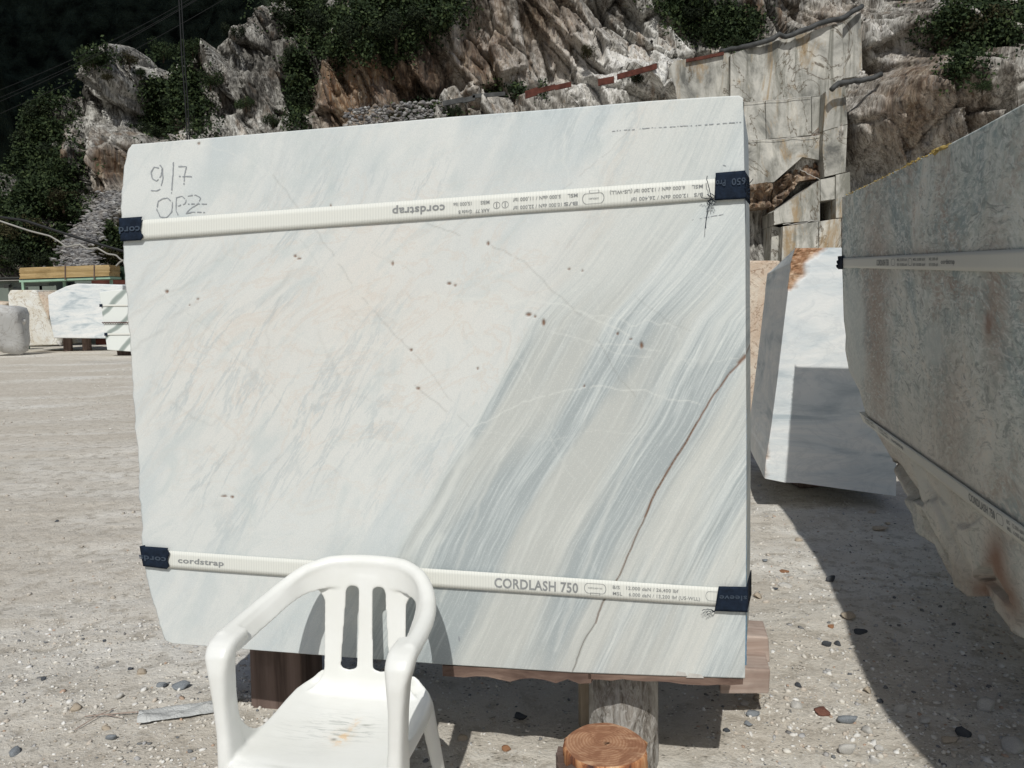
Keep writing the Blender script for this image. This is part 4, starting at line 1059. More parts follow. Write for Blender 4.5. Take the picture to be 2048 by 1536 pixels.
def ring2(mb, map2, cu, cv, ru_, rv, w, sx=0.0):
    """outline of a rounded box (sx = half length of straight part) in strap coords"""
    P = []
    for k in range(25):
        a = k / 24 * math.tau; P.append((cu + math.cos(a) * ru_ + (sx if math.cos(a) > 0 else -sx), cv + math.sin(a) * rv))
    P = np.array(P); C = np.array([cu, cv]); 
    Q = C + (P - C) * (1 - w)
    v = np.concatenate([map2(P[:, 0], P[:, 1]), map2(Q[:, 0], Q[:, 1])]); n = len(P)
    mb.add(v, [(i, i + 1, n + i + 1, n + i) for i in range(n - 1)])
def strap_map(A, B, C, D, fn, off):
    """A,B lower edge left/right px, D,C upper edge; u in px of the lower edge x, v in 0..1"""
    def m(U, V):
        U = np.asarray(U, float); V = np.asarray(V, float); t = (U - A[0]) / (B[0] - A[0])
        x = (1 - V) * (A[0] + t * (B[0] - A[0])) + V * (D[0] + t * (C[0] - D[0]))
        y = (1 - V) * (A[1] + t * (B[1] - A[1])) + V * (D[1] + t * (C[1] - D[1]))
        return fn(x, y, off)
    return m
def make_strap(name, label, A, B, C, D, fn, nrm, off, wrapL=None, wrapR=None, bow=0.0):
    root = empty(name, tuple(fn(np.array(float(A[0])), np.array(float(A[1])), off)), label, 'strap', 'lashing straps round marble blocks')
    mp = strap_map(A, B, C, D, fn, 0)
    n = 60; U = np.linspace(A[0], B[0], n)
    o_ = off + bow * np.sin(np.linspace(0, math.pi, n)) + .0008 * np.sin(np.linspace(0, 17, n))
    rows = []
    for vv, dz in ((0, 0), (.25, 0), (.5, 0), (.75, 0), (1, 0)):
        p = mp(U, np.full(n, vv)) + np.asarray(nrm) * (o_ + dz)[:, None]
        rows.append(p)
    G = np.stack(rows)      # 5 x n
    if wrapL is not None: G = np.concatenate([(G[:, :1] + np.asarray(wrapL))[:, :], G], 1)
    if wrapR is not None: G = np.concatenate([G, G[:, -1:] + np.asarray(wrapR)], 1)
    me = mesh(G, grid_faces(5, G.shape[1]), 'webbing')
    d = np.r_[0, np.cumsum(np.linalg.norm(np.diff(G[2], axis=0), axis=1))]
    attr(me, 'plane', np.stack([np.tile(d, 5), np.repeat(np.arange(5) * .01, G.shape[1]), np.zeros(5 * G.shape[1])], -1), 'FLOAT_VECTOR')
    o = put(link('webbing', me, None, M['strap'], False), root)
    s = o.modifiers.new('thick', 'SOLIDIFY'); s.thickness = .0018; s.offset = -1
    return root, (lambda U, V, e=.0012: mp(U, V) + np.asarray(nrm) * (np.interp(U, np.linspace(A[0], B[0], n), o_) + e)[..., None])
def sleeve(root, pts, fn, nrm, off, wrap, mat='sleeve', jag=0.0):
    """cloth sleeve: front quad (px, clockwise from lower-left) bent round the corner"""
    a, b, c_, d = [np.array(p, float) for p in pts]
    nu, nv = 14, 10; U = np.linspace(0, 1, nu)[None, :, None]; V = np.linspace(0, 1, nv)[:, None, None]
    Q = (1 - V) * ((1 - U) * a + U * b) + V * ((1 - U) * d + U * c_)
    j = (vn(np.arange(nv) * .9, np.arange(nv) * 0 + pts[0][0], 3) - .5) * jag
    if wrap[1] == 'R': Q[:, 0, 0] += j * 2
    else: Q[:, -1, 0] += j * 2
    G = fn(Q[..., 0], Q[..., 1], 0) + np.asarray(nrm) * (off + .002 * (vn(Q[..., 0] / 9, Q[..., 1] / 9, 7)))[..., None]
    w = np.asarray(wrap[0])
    if wrap[1] == 'R': G = np.concatenate([G, G[:, -1:] + w * .08 - np.asarray(nrm) * off, G[:, -1:] + w - np.asarray(nrm) * off], 1)
    else: G = np.concatenate([G[:, :1] + w, G[:, :1] + w * .08, G], 1)
    o = put(link('corner_sleeve', mesh(G, grid_faces(nv, G.shape[1]), 'corner_sleeve'), None, M[mat], True), root)
    s = o.modifiers.new('thick', 'SOLIDIFY'); s.thickness = .003; s.offset = -1
    return o
WR = DV * .5 + EX * .006; WL = DV * .45 - EX * .006 * -4
# upper strap: its print is upside down
r1, m1 = make_strap('lashing_strap', 'upper white lashing strap with upside-down print across the big marble slab', (262, 481.5), (1480, 396), (1480, 354), (262, 442), slab_pt, NS, .0045, DV * .4 + EX * .12, WR)
mb = MB()
put_text(mb, 'cordstrap', m1, 786, 891, .30, .68, True, True)
put_text(mb, 'AAR 77', m1, 952, 980, .17, .34, True); put_text(mb, 'Grade B', m1, 918, 945, .17, .34, True); put_text(mb, 'MBS', m1, 962, 980, .56, .73, True); put_text(mb, '15,000 lbs', m1, 908, 944, .56, .73, True)
put_text(mb, 'B/S', m1, 1128, 1156, .20, .37, True); put_text(mb, '10.000 daN / 22,000 lbf', m1, 1027, 1126 - 2, .20, .37, True)
put_text(mb, 'MSL', m1, 1136, 1156, .59, .76, True); put_text(mb, '5.000 daN / 11,000 lbf', m1, 1027, 1122, .59, .76, True)
put_text(mb, 'B/S', m1, 1388, 1406, .20, .37, True); put_text(mb, '12.000 daN / 26,400 lbf', m1, 1262, 1376, .20, .37, True)
put_text(mb, 'MSL', m1, 1384, 1406, .59, .76, True); put_text(mb, '6.000 daN / 13,200 lbf (US-WLL)', m1, 1220, 1370, .59, .76, True)
for cx_ in (994, 1011):
    ring2(mb, m1, cx_, .47, 7, .17, .13)
    mb.add(*[(lambda P: (m1(P[:, 0], P[:, 1]), [(0, 1, 2, 3)]))(np.array([(cx_ - 1, .36), (cx_ + 1, .36), (cx_ + 1, .58), (cx_ - 1, .58)]))][0])
ring2(mb, m1, 1187, .47, 8, .26, .06, 14); ring2(mb, m1, 1189, .80, 1, .07, .12, 9); put_text(mb, 'CORDLASH', m1, 1178, 1198, .42, .50, True)
mb.split('print', M['print_'], r1)
s1 = sleeve(r1, [(1429, 402), (1492, 398), (1490, 342), (1431, 347)], slab_pt, NS, .011, (DV * .14 + EX * .008, 'R'))
s2 = sleeve(r1, [(246, 483), (288, 481), (286, 434), (242, 437)], slab_pt, NS, .011, (DV * .10 + EX * .05, 'L'), jag=3)
def sl_map(A, B, C, D): return strap_map(A, B, C, D, slab_pt, .0155)
mb = MB(); mm_ = sl_map((1429, 402), (1492, 398), (1490, 342), (1431, 347)); put_text(mb, 'Pro', mm_, 1430, 1450, .50, .72, True); put_text(mb, '650', mm_, 1463, 1492, .50, .74, True); mb.split('sleeve_print', M['print_l'], r1)
mb = MB(); mm_ = sl_map((246, 483), (288, 481), (286, 434), (242, 437)); put_text(mb, 'cord', mm_, 246, 287, .32, .60, True, True); mb.split('sleeve_print', M['print_l'], r1)
def threads(cx, cy, segs, parent):
    mb = MB()
    for s_ in segs: 
        P = [slab_pt(np.array(cx + a), np.array(cy + b), .014 + .006 * (i % 2)) for i, (a, b) in enumerate(poly(s_, 8))]
        mb.tube(P, .0011, 4)
    put(mb.build('frayed_thread', M['sleeve']), parent)
threads(1422, 398, [[(0, 0), (-4, -20), (-9, -38), (-8, -44)], [(0, 0), (-14, 0), (-20, -2)], [(0, 0), (-6, 20), (-10, 40), (-11, 60)], [(0, 0), (6, 6), (-2, 10), (8, 12)], [(-2, -10), (8, -4), (2, 4), (10, 8)], [(0, 0), (-8, 10), (-4, 14)], [(-8, -8), (6, 2), (10, -4)], [(4, 2), (-8, 4), (2, 14)]], r1)
threads(1489, 372, [[(0, 0), (6, -14), (10, 4), (4, 12)], [(0, 4), (9, 10), (5, 22)], [(0, -10), (8, -2), (16, -12)], [(2, 0), (10, 6), (8, 24)]], r1)
# lower strap
r2, m2 = make_strap('lashing_strap', 'lower white lashing strap across the big marble slab, passing behind the plastic chair', (318, 1134), (1478, 1214), (1478, 1177), (318, 1099), slab_pt, NS, .0045, DV * .4 + EX * .12, WR, .004)
mb = MB(); put_text(mb, 'cordstrap', m2, 358, 450, .36, .66, False, True); put_text(mb, 'CORDLASH 750', m2, 990, 1157, .22, .74, False, True)
put_text(mb, 'B/S', m2, 1226, 1240, .58, .76); put_text(mb, '12.000 daN / 26,400 lbf', m2, 1253, 1357, .58, .76); put_text(mb, 'MSL', m2, 1226, 1245, .24, .42); put_text(mb, '6.000 daN / 13,200 lbf (US-WLL)', m2, 1258, 1400, .24, .42)
ring2(mb, m2, 1191, .52, 8, .28, .06, 14); ring2(mb, m2, 1191, .22, 1, .07, .12, 9); put_text(mb, 'CORDLASH 750', m2, 1177, 1205, .50, .58); ring2(mb, m2, 1427, .52, 8, .26, .06, 8)
mb.split('print', M['print_'], r2)
sleeve(r2, [(1429, 1219), (1495, 1221), (1495, 1171), (1437, 1170)], slab_pt, NS, .012, (DV * .14 + EX * .008, 'R'))
sleeve(r2, [(291, 1130), (340, 1136), (342, 1094), (284, 1090)], slab_pt, NS, .012, (DV * .10 + EX * .05, 'L'), jag=3)
mb = MB(); mm_ = sl_map((291, 1130), (338, 1136), (340, 1094), (285, 1090)); put_text(mb, 'cords', mm_, 287, 337, .30, .56, True, True); mb.split('sleeve_print', M['print_l'], r2)
mb = MB(); mm_ = sl_map((1429, 1219), (1495, 1221), (1495, 1171), (1437, 1170)); put_text(mb, 'sleeve', mm_, 1434, 1493, .46, .66, True); mb.split('sleeve_print', M['print_l'], r2)
threads(1430, 1218, [[(0, 0), (-14, 0), (-24, 3)], [(0, 0), (-12, -4), (-26, -2)], [(0, 0), (-10, 4), (-16, 7)]], r2)

# ------------------------------------------------------------------ timber under the slab
def gpt(px, py): return on_ground(np.array(float(px)), np.array(float(py)))
def log(name, base, r, h, label, cat, group=None, n=40, rows=24, amp=.05, m=None, lean=(0, 0)):
    root = empty(name, tuple(base), label, cat, group)
    th = np.linspace(0, math.tau, n, endpoint=False); z = np.linspace(0, h, rows)
    TH, Z = np.meshgrid(th, z)
    R = r * (1 + amp * (fbm(np.cos(TH) * 2 + 3, np.sin(TH) * 2 + Z * 2, 5, 3) - .5) * 2 + amp * .6 * (facets((TH / math.tau * 14), Z * 9, 4, .8)[0]))
    v = np.stack([base[0] + R * np.cos(TH) + lean[0] * Z, base[1] + R * np.sin(TH) + lean[1] * Z, base[2] + Z], -1)
    o = put(link('bark', mesh(v, grid_faces(rows, n, False, True), 'bark'), None, m or M['bark'], True), root)
    return root, v
p = gpt(1238, 1512); gb = (p[0] + .012, p[1] - .035, -.02)
rt, v = log('support_log', gb, .118, .47, 'upright grey bark log holding up the slab behind the short stump', 'log')
mb = MB(); top = v[-1]; mb.add(list(top), [tuple(range(len(top)))]); mb.build('end_grain', M['cut'], rt)
for (a, w_, lb) in ((1176, .035, 'pale board standing against the left side of the support log'), (1300, .03, 'pale board standing against the right side of the support log')):
    p2 = gpt(a, 1500); o = MB().box((p2[0], p2[1] + .16, .205), (w_, .05, .45), .05, .003).build('board', M['timber_l'], None, bevel=.003); tag(o, lb, 'board', 'pale boards beside the support log')
# left dark squared post
p = gpt(562, 1432)
o = MB().box((p[0], p[1] + .12, .21), (.215, .2, .45), -.2, .006).build('support_post', M['timber'], None, bevel=.008)
tag(o, 'dark brown squared timber post under the left part of the slab, behind the chair', 'post')
# horizontal bearers
def beam_px(a, b, h, dep, name, m, label, zoff=0, jit=.004, back=0.0):
    A = slab_pt(np.array(float(a[0])), np.array(float(a[1])), -back); B = slab_pt(np.array(float(b[0])), np.array(float(b[1])), -back)
    n = 14; V = []; r = random.Random(int(a[0]))
    for i in range(n):
        t = i / (n - 1); p = A + (B - A) * t; hh = h * (.8 + .4 * vn(np.array([i * .7]), np.array([a[0]]), 3)[0])
        for (dy, dz) in ((0, 0), (dep, 0), (dep, -hh), (0, -hh * r.uniform(.75, 1.1))): V.append(p + DV * dy + np.array([0, 0, dz]))
    f = [(i * 4 + k, i * 4 + (k + 1) % 4, (i + 1) * 4 + (k + 1) % 4, (i + 1) * 4 + k) for i in range(n - 1) for k in range(4)] + [(3, 2, 1, 0), tuple((n - 1) * 4 + k for k in range(4))]
    o = MB().add(V, f).build(name, m); tag(o, label, 'timber'); return o
beam_px((884, 1332), (1182, 1347), .036, .10, 'timber_bearer', M['timber_h'], 'splintered red-brown bearer under the middle of the slab, left of the bark log', back=.004)
beam_px((1176, 1348), (1486, 1358.5), .022, .12, 'timber_bearer', M['timber_h'], 'thin dark plank under the right end of the slab', back=.004)
for (a, b, c_, d, Yb, lb) in (((1440, 1268), (1537, 1275), (1540, 1326), (1440, 1322), 2.95, 'pinkish beam end sticking out right of the slab, upper of the two'), ((1440, 1334), (1541, 1340), (1538, 1388), (1440, 1388), 2.8, 'pinkish beam end sticking out right of the slab, lower of the two')):
    q_ = [at_Y(np.array(float(x)), np.array(float(y)), Yb) for x, y in (d, c_, b, a)]
    o = MB().prism(q_, (.03, .16, 0)).build('timber_bearer', M['timber_p'], None, bevel=.006); tag(o, lb, 'timber', 'pink beam ends beside the slab')
    lo = at_Y(np.array(float(c_[0])), np.array(float(c_[1])), Yb)
# ------------------------------------------------------------------ fresh short stump in front
c = on_plane(np.array(1210.), np.array(1488.), (0, 0, .34), (0, 0, 1))
sr = empty('tree_stump', (c[0], c[1], 0), 'short freshly cut reddish stump with growth rings in front of the slab', 'stump')
n = 64; th = np.linspace(0, math.tau, n, endpoint=False); rad = .116 * (1 + .05 * (fbm(np.cos(th) * 1.5 + 4, np.sin(th) * 1.5 + 4, 9, 3) - .5) * 2)
rows = []
for i, z in enumerate(np.linspace(0, .335, 18)):
    rr_ = rad * (1 + .10 * (.335 - z)) + .006 * facets(th * 4, np.full(n, z * 6), 3, .6)[0]; rows.append(np.stack([rr_ * np.cos(th), rr_ * np.sin(th), np.full(n, z)], -1))
rows.append(np.stack([(rad - .004) * np.cos(th), (rad - .004) * np.sin(th), np.full(n, .34)], -1))
o = link('bark', mesh(np.array(rows), grid_faces(19, n, False, True), 'bark'), sr, M['stump'], True)
V = [np.array([[.012, -.01, .3445]])]
for k in range(1, 13): V.append(np.stack([(rad - .004) * k / 12 * np.cos(th), (rad - .004) * k / 12 * np.sin(th), .3405 + .004 * (1 - k / 12) + .0012 * vn(np.cos(th) * k, np.sin(th) * k, 5)], -1))
V[-1][:, 2] = .34
f = [(0, 1 + i, 1 + (i + 1) % n) for i in range(n)] + [(1 + k * n + i, 1 + (k + 1) * n + i, 1 + (k + 1) * n + (i + 1) % n, 1 + k * n + (i + 1) % n) for k in range(11) for i in range(n)]
o = link('cut_top', mesh(np.concatenate(V), f, 'cut_top'), sr, M['cut'], True)
mb = MB()
for i, a in enumerate(np.linspace(2.6, 4.1, 7)):
    rr_ = .127; mb.box((rr_ * math.cos(a), rr_ * math.sin(a), .15 + .012 * (i % 3)), (.02, .028, .27 + .02 * (i % 2)), a, .004)
mb.build('loose_bark', M['timber'], None); o = bpy.context.scene.objects['loose_bark']; o.parent = sr

# ------------------------------------------------------------------ plastic chair
CO = np.array([-.542, 2.015, 0.]); CA = math.radians(-10.5)
HW, DB = .250, .405
def upath(th):
    s, c = math.sin(th), max(0.0, math.cos(th)); return HW * math.copysign(abs(s) ** .72, s), DB * c ** .62
TD = np.radians([0, 20, 38, 52, 64, 76, 90]); TZ = [.800, .797, .780, .755, .735, .722, .712]
BZ = [.712, .708, .700, .690, .682, .672, .662]
def top_z(th): return float(np.interp(abs(th), TD, TZ))
def bot_z(th): return float(np.interp(abs(th), TD, BZ))
sheets = []
def add_sheet(G):
    G = np.asarray(G, float); sheets.append((G.reshape(-1, 3), grid_faces(G.shape[0], G.shape[1])))
# rim: arms and top band
ths = np.radians(np.linspace(-90, 90, 121)); rim = []
for th in ths:
    x, y = upath(th); e = .01
    x2, y2 = upath(min(th + e, math.pi / 2)); x1, y1 = upath(max(th - e, -math.pi / 2))
    t = unit((x2 - x1, y2 - y1, 0)); nn = np.array([-t[1], t[0], 0]);
    if nn @ np.array([x, y - .0, 0]) < 0: nn = -nn
    T = top_z(th); B = bot_z(th); h = T - B
    armness = sstep(math.radians(40), math.radians(75), abs(th))
    lean = .10 + .50 * armness
    prof = [(-h * lean, -h), (-h * lean * .62, -h * .62), (-h * lean * .3, -h * .3), (-.004, -.012), (.002, -.003), (.012, .001), (.022, 0), (.031, -.006), (.035, -.016), (.036, -.028)]
    rim.append([np.array([x, y, T]) + nn * a + np.array([0, 0, b]) for a, b in prof])
add_sheet(rim)
# arm fronts turning down into the front legs
for s in (-1, 1):
    path = [(.264, .06, .693, .032, .014), (.264, .0, .690, .034, .018), (.264, -.022, .682, .034, .022), (.263, -.032, .665, .033, .028), (.260, -.034, .63, .025, .034), (.257, -.032, .55, .018, .034), (.252, -.030, .46, .017, .035),
            (.249, -.028, .40, .019, .042), (.249, -.030, .34, .019, .042), (.256, -.042, .2, .021, .036), (.266, -.052, 0.0, .020, .034)]
    P = poly([(p[0] * s, p[1], p[2], p[3], p[4]) for p in path], 40); R_ = []
    pp = np.array(path, float); 
    d = np.r_[0, np.cumsum(np.linalg.norm(np.diff(pp[:, :3], axis=0), axis=1))]; tq = np.linspace(0, d[-1], 60)
    PP = np.stack([np.interp(tq, d, pp[:, k]) for k in range(5)], -1); PP[:, 0] -= .012; PP[:, 0] *= s
    tg = np.gradient(PP[:, :3], axis=0); tg /= np.linalg.norm(tg, axis=1)[:, None]
    for (x, y, z, wx, wy), t in zip(PP, tg):
        ax = np.array([1., 0, 0]); ay = np.cross(t, ax); ay /= np.linalg.norm(ay)
        ring_ = []
        for k in range(17):
            a = k / 16 * math.tau; cc, ss = math.cos(a), math.sin(a)
            ring_.append(np.array([x, y, z]) + ax * wx * math.copysign(abs(cc) ** .55, cc) + ay * wy * math.copysign(abs(ss) ** .55, ss))
        R_.append(ring_)
    add_sheet(R_)
# slats: three staves parted by two slots
zz = np.concatenate([np.linspace(.372, .448, 10), np.linspace(.452, .475, 12), np.linspace(.48, .69, 18), np.linspace(.693, .714, 12), np.linspace(.718, .745, 4)])
def ux(x):    # y on the rim for a given x
    s = min(1, abs(x) / HW) ** (1 / .72); return DB * max(0, 1 - s * s) ** .31
def back_pt(x, z):
    y = ux(x * .55) - (.80 - z) * .13
    y -= .05 * max(0, (.43 - z) / .05) ** 1.6 * .5
    return np.array([x, y, z])
def slot_hw(z):
    z0, z1 = .456, .712
    if z <= z0 or z >= z1: return 0.0
    w = .026 + (.019 - .026) * (z - z0) / (z1 - z0); r = .014; e = min(z - z0, z1 - z)
    return w if e > r else w - r + math.sqrt(max(0, r * r - (r - e) ** 2))
def out_x(z):
    x0 = .134 + .006 * (z - .5); r = .05
    if z > .705 - r: e = min(r * .998, z - (.705 - r)); x0 += r - math.sqrt(r * r - e * e)
    rb_ = .085
    if z < .385 + rb_: e = min(rb_ * .998, (.385 + rb_) - z); x0 += (rb_ - math.sqrt(rb_ * rb_ - e * e)) * .9
    return x0
def slot_c(z): return .053 - .010 * (z - .456) / .256
for piece in range(3):
    rows = []
    for z in zz:
        c_, h_ = slot_c(z), slot_hw(z)
        if piece == 0: l, r_ = -out_x(z), -(c_ + h_)
        elif piece == 1: l, r_ = -(c_ - h_), c_ - h_
        else: l, r_ = c_ + h_, out_x(z)
        rows.append([back_pt(l + (r_ - l) * k / 8, z) for k in range(9)])
    add_sheet(rows)
# seat with rolled front lip and side folds
SYv = [.385, .375, .36, .33, .27, .18, .09, .02, -.03, -.065, -.088, -.100, -.104, -.106]
SZv = [.425, .402, .390, .383, .377, .373, .374, .379, .384, .382, .370, .350, .325, .30]
SW = [.150, .175, .196, .212, .218, .218, .218, .218, .214, .208, .205, .203, .203, .203]
ty = np.linspace(0, len(SYv) - 1, 70); rows = []
for t in ty:
    y = np.interp(t, range(len(SYv)), SYv); z = np.interp(t, range(len(SZv)), SZv); w = np.interp(t, range(len(SW)), SW); row = []
    flat = t < 8.5
    for k in np.linspace(-1, 1, 41):
        x = w * k; e = abs(k); zz_ = z + (.016 * e ** 3 - .006) * (1 if flat else .3)
        bow = -.018 * (1 - k * k) * (1 if y < 0.0 else 0) * min(1, -y / .06 if y < 0 else 0)
        row.append(np.array([x, y + bow, zz_]))
    if 1:
        l = row[0] + np.array([-.006, 0, -.004]); r_ = row[-1] + np.array([.006, 0, -.004]); row = [l + np.array([-.004, 0, -.035]), l + np.array([-.004, 0, -.014]), l] + row + [r_, r_ + np.array([.004, 0, -.014]), r_ + np.array([.004, 0, -.035])]
    rows.append(row)
add_sheet(rows)
# rear legs
for s in (-1, 1):
    P0 = np.array([.188 * s, .335, .372]); P1 = np.array([.222 * s, .42, 0.0]); R_ = []
    for t in np.linspace(0, 1, 30):
        p = P0 + (P1 - P0) * t; w = .032 - .010 * t; row = []
        for k in np.linspace(0, 1, 15):       # angle profile, open inwards
            a = -math.pi * .5 + k * math.pi * 1.1
            row.append(p + np.array([s * w * math.cos(a) * 1.0, w * math.sin(a) * 1.1, 0]))
        R_.append(row)
    add_sheet(R_)
    add_sheet([[np.array([.224 * s, y, .372 + k_ * (.012 + .15 * ((.19 - y) / .22) ** 3)]) for k_ in np.linspace(0, 1, 12)] for y in np.linspace(-.03, .19, 24)])
    # side apron between seat and legs
    add_sheet([[np.array([.212 * s, y, .378 - d_ * (1 + .6 * (abs(y - .15) / .2) ** 2)]) for y in np.linspace(-.04, .36, 24)] for d_ in np.linspace(0, .04, 5)])
V = []; Fc = []; b0 = 0
for v, f in sheets: V.append(v); Fc.append(f + b0); b0 += len(v)
me = mesh(np.concatenate(V), np.concatenate(Fc), 'chair_work')
tmp = bpy.data.objects.new('chair_work', me); COL.objects.link(tmp)
w1 = tmp.modifiers.new('w', 'WELD'); w1.merge_threshold = .0005
w2 = tmp.modifiers.new('s', 'SOLIDIFY'); w2.thickness = .0085; w2.offset = 0
w3 = tmp.modifiers.new('r', 'REMESH'); w3.mode = 'VOXEL'; w3.voxel_size = .0037
w4 = tmp.modifiers.new('sm', 'SMOOTH'); w4.factor = .6; w4.iterations = 12
dg = bpy.context.evaluated_depsgraph_get(); dg.update()
ev = bpy.data.meshes.new_from_object(tmp.evaluated_get(dg))
nvv = len(ev.vertices); co = np.empty(nvv * 3, np.float32); ev.vertices.foreach_get('co', co); co = co.reshape(-1, 3)
no = np.empty(nvv * 3, np.float32); ev.vertices.foreach_get('normal', no); no = no.reshape(-1, 3)
qf = np.array([p.vertices[:] for p in ev.polygons if len(p.vertices) == 4])
bpy.data.objects.remove(tmp)
cen = co[qf].mean(1)
reg = np.full(len(qf), 0)                                  # 0 seat 1 backrest 2/3 arms 4/5 front legs 6/7 rear legs
ax_ = np.abs(cen[:, 0])
rear = (cen[:, 1] > .2) & (cen[:, 2] < .372); frontl = (cen[:, 1] < .2) & (cen[:, 2] < .372) & (ax_ > .20); upper = cen[:, 2] > .40
backm = upper & (cen[:, 1] > .22)
reg[backm] = 1; reg[upper & ~backm & (cen[:, 0] < 0) & (ax_ > .15)] = 2; reg[upper & ~backm & (cen[:, 0] > 0) & (ax_ > .15)] = 3
reg[frontl & (cen[:, 0] < 0)] = 4; reg[frontl & (cen[:, 0] > 0)] = 5; reg[rear & (cen[:, 0] < 0) & (ax_ > .16)] = 6; reg[rear & (cen[:, 0] > 0) & (ax_ > .16)] = 7
chair = empty('plastic_chair', tuple(CO), 'white moulded plastic armchair with slatted back and stained seat in front of the slab', 'chair')
chair.rotation_euler = (0, 0, CA)
scr = np.clip(blob(co[:, 0], co[:, 1], .02, .16, .085, .05) * 1.1 + .35 * blob(co[:, 0], co[:, 1], -.06, .14, .12, .1), 0, 1) * (co[:, 2] < .41)
ora = np.clip(blob(co[:, 0], co[:, 1], .025, .115, .016, .035) * 1.1 + .8 * blob(co[:, 0], co[:, 1], .03, .19, .010, .03) + .35 * blob(co[:, 0], co[:, 1], .012, .12, .035, .035), 0, 1) * (co[:, 2] < .41)
blk = np.clip(blob(co[:, 0], co[:, 1], .001, .105, .008, .006) + blob(co[:, 0], co[:, 1], .062, .19, .014, .003), 0, 1) * (co[:, 2] < .41) * .8
for k, nm in enumerate(['seat', 'backrest', 'armrest', 'armrest', 'front_leg', 'front_leg', 'rear_leg', 'rear_leg']):
    fs = qf[reg == k]
    if len(fs) == 0: continue
    u, inv = np.unique(fs.ravel(), return_inverse=True)
    pm = mesh(co[u], inv.reshape(-1, 4), nm); o = link(nm, pm, chair, M['plastic'], True)
    attr(pm, 'stain', np.stack([scr[u], ora[u], blk[u]], -1), 'FLOAT_COLOR')
    pm.normals_split_custom_set_from_vertices([tuple(q_) for q_ in no[u]])

# ------------------------------------------------------------------ grey slab on the right
PG = np.array([1.69, 2.6, 1.6]); DG = unit((.155, 1, 0)); UPG = unit((-.085, .013, 1)); NG = np.cross(DG, UPG); NG = unit(NG)
if NG[0] > 0: NG = -NG
def grey_pt(px, py, off=0.0): return on_plane(np.asarray(px, float), np.asarray(py, float), PG, NG) + NG * off
GL = [(1763, 950), (1760, 930), (1745, 880), (1732, 830), (1718, 780), (1698, 742), (1690, 700), (1691, 672), (1687, 640), (1685, 560), (1683, 500), (1684, 395)]
GB = [(1763, 950), (1778, 984), (1805, 1030), (1812, 1064), (1847, 1091), (1870, 1141), (1893, 1175), (1919, 1194), (1957, 1194), (1973, 1225), (2003, 1263), (2034, 1288), (2045, 1324), (2075, 1380), (2120, 1420), (2250, 1500), (2450, 1600)]
GT = [(1684, 395), (1700, 386), (1760, 358), (1830, 322), (1895, 290), (1960, 256), (2048, 207), (2200, 120), (2450, -20)]
def gw(Y, z):      # a point of the slab's face from its depth and height
    t = (Y - PG[1] - (z - PG[2]) * UPG[1] / UPG[2]) / DG[1]; p = PG + DG * t + UPG * (z - PG[2]) / UPG[2]; a, b = project(p); return (float(a), float(b))
GT = GT[:-2] + [gw(2.0, 2.2), gw(1.5, 2.2), gw(1.1, 2.18), gw(.85, 2.15)]
GB = GB[:-3] + [gw(2.05, .42), gw(1.7, .36), gw(1.3, .36), gw(.85, .4)]
GRr = [GB[-1], GT[-1]]
nu, nv = 320, 240
G2 = coons(GL, GRr, GB, GT, nu, nv); gx_, gy_ = G2[..., 0], G2[..., 1]
front = grey_pt(gx_, gy_)
VV = np.linspace(0, 1, nv)[:, None] + 0 * gx_
f0, t0, _ = facets(gx_ / 70, gy_ / 90, 9, 1.0)
rough_low = sstep(900, 1080, gy_ - (gx_ - 1763) * .75 + 0) * sstep(1750, 1800, gx_)
crackm = np.minimum(np.abs((gx_ - 1850) - (gy_ - 960) * .42), 80)
low = sstep(.16, .02, VV)
depth_in = low * .05 * (f0 + .5) + .09 * np.clip(f0, 0, 1) * sstep(.01, .06, VV) * sstep(.24, .12, VV) + .02 * np.exp(-(crackm / 6) ** 2) * sstep(940, 980, gy_) + .0025 * fbm(gx_ / 30, gy_ / 60, 7, 3) + low * .015 * fbm(gx_ / 14, gy_ / 14, 8, 3)
front = front - NG * depth_in[..., None] + NG * (.15 * sstep(2.6, .9, front[..., 1]))[..., None]
DGV = -NG * 1.0
def ringg(P, k):
    d = [0, .02, .35, 1.2][k]; c0 = P.mean(0); inn = c0 - P; inn -= (inn @ NG)[:, None] * NG; inn /= np.linalg.norm(inn, axis=1)[:, None]
    lowm = sstep(1.9, 1.0, P[:, 2])[:, None]
    return P + DGV * d * (1 if 1 else 0) + inn * (.01 + lowm * .25 * d * (fbm(P[:, 1] * 3, P[:, 2] * 3 + k, 5, 3)[:, None]))
V_, F_, loop, last, base = thick_sheet(front, ringg, 3)
me = mesh(np.concatenate(V_), np.concatenate(F_), 'grey_block')
Nv = sum(len(v) for v in V_); N0 = nu * nv; nf = len(loop)
allp = np.concatenate(V_); uvp = np.stack([(allp - PG) @ DG, (allp - PG) @ UPG + .3 * ((allp - PG) @ NG), 0 * allp[:, 0]], -1)
ex_, ey_ = gx_.ravel(), gy_.ravel()
pale = np.zeros(N0)
for (a, b, rx, ry) in ((1868, 690, 22, 48), (1705, 640, 26, 90), (1712, 720, 22, 50), (1885, 1010, 14, 60), (1835, 960, 20, 40)):
    dd = ((ex_ - a) / rx) ** 2 + ((ey_ - b) / ry) ** 2 + .5 * (fbm(ex_ / 18, ey_ / 18, 5, 3) - .5); pale = np.maximum(pale, .75 * (1 - sstep(.4, 1.3, dd)))
brown = np.clip(.9 * blob(ex_, ey_, 1752, 640, 26, 260) + .8 * blob(ex_, ey_, 1990, 600, 26, 160) + .6 * blob(ex_, ey_, 1850, 520, 60, 30) + .6 * blob(ex_, ey_, 1900, 880, 40, 200) + .5 * blob(ex_, ey_, 1780, 950, 50, 120), 0, 1)
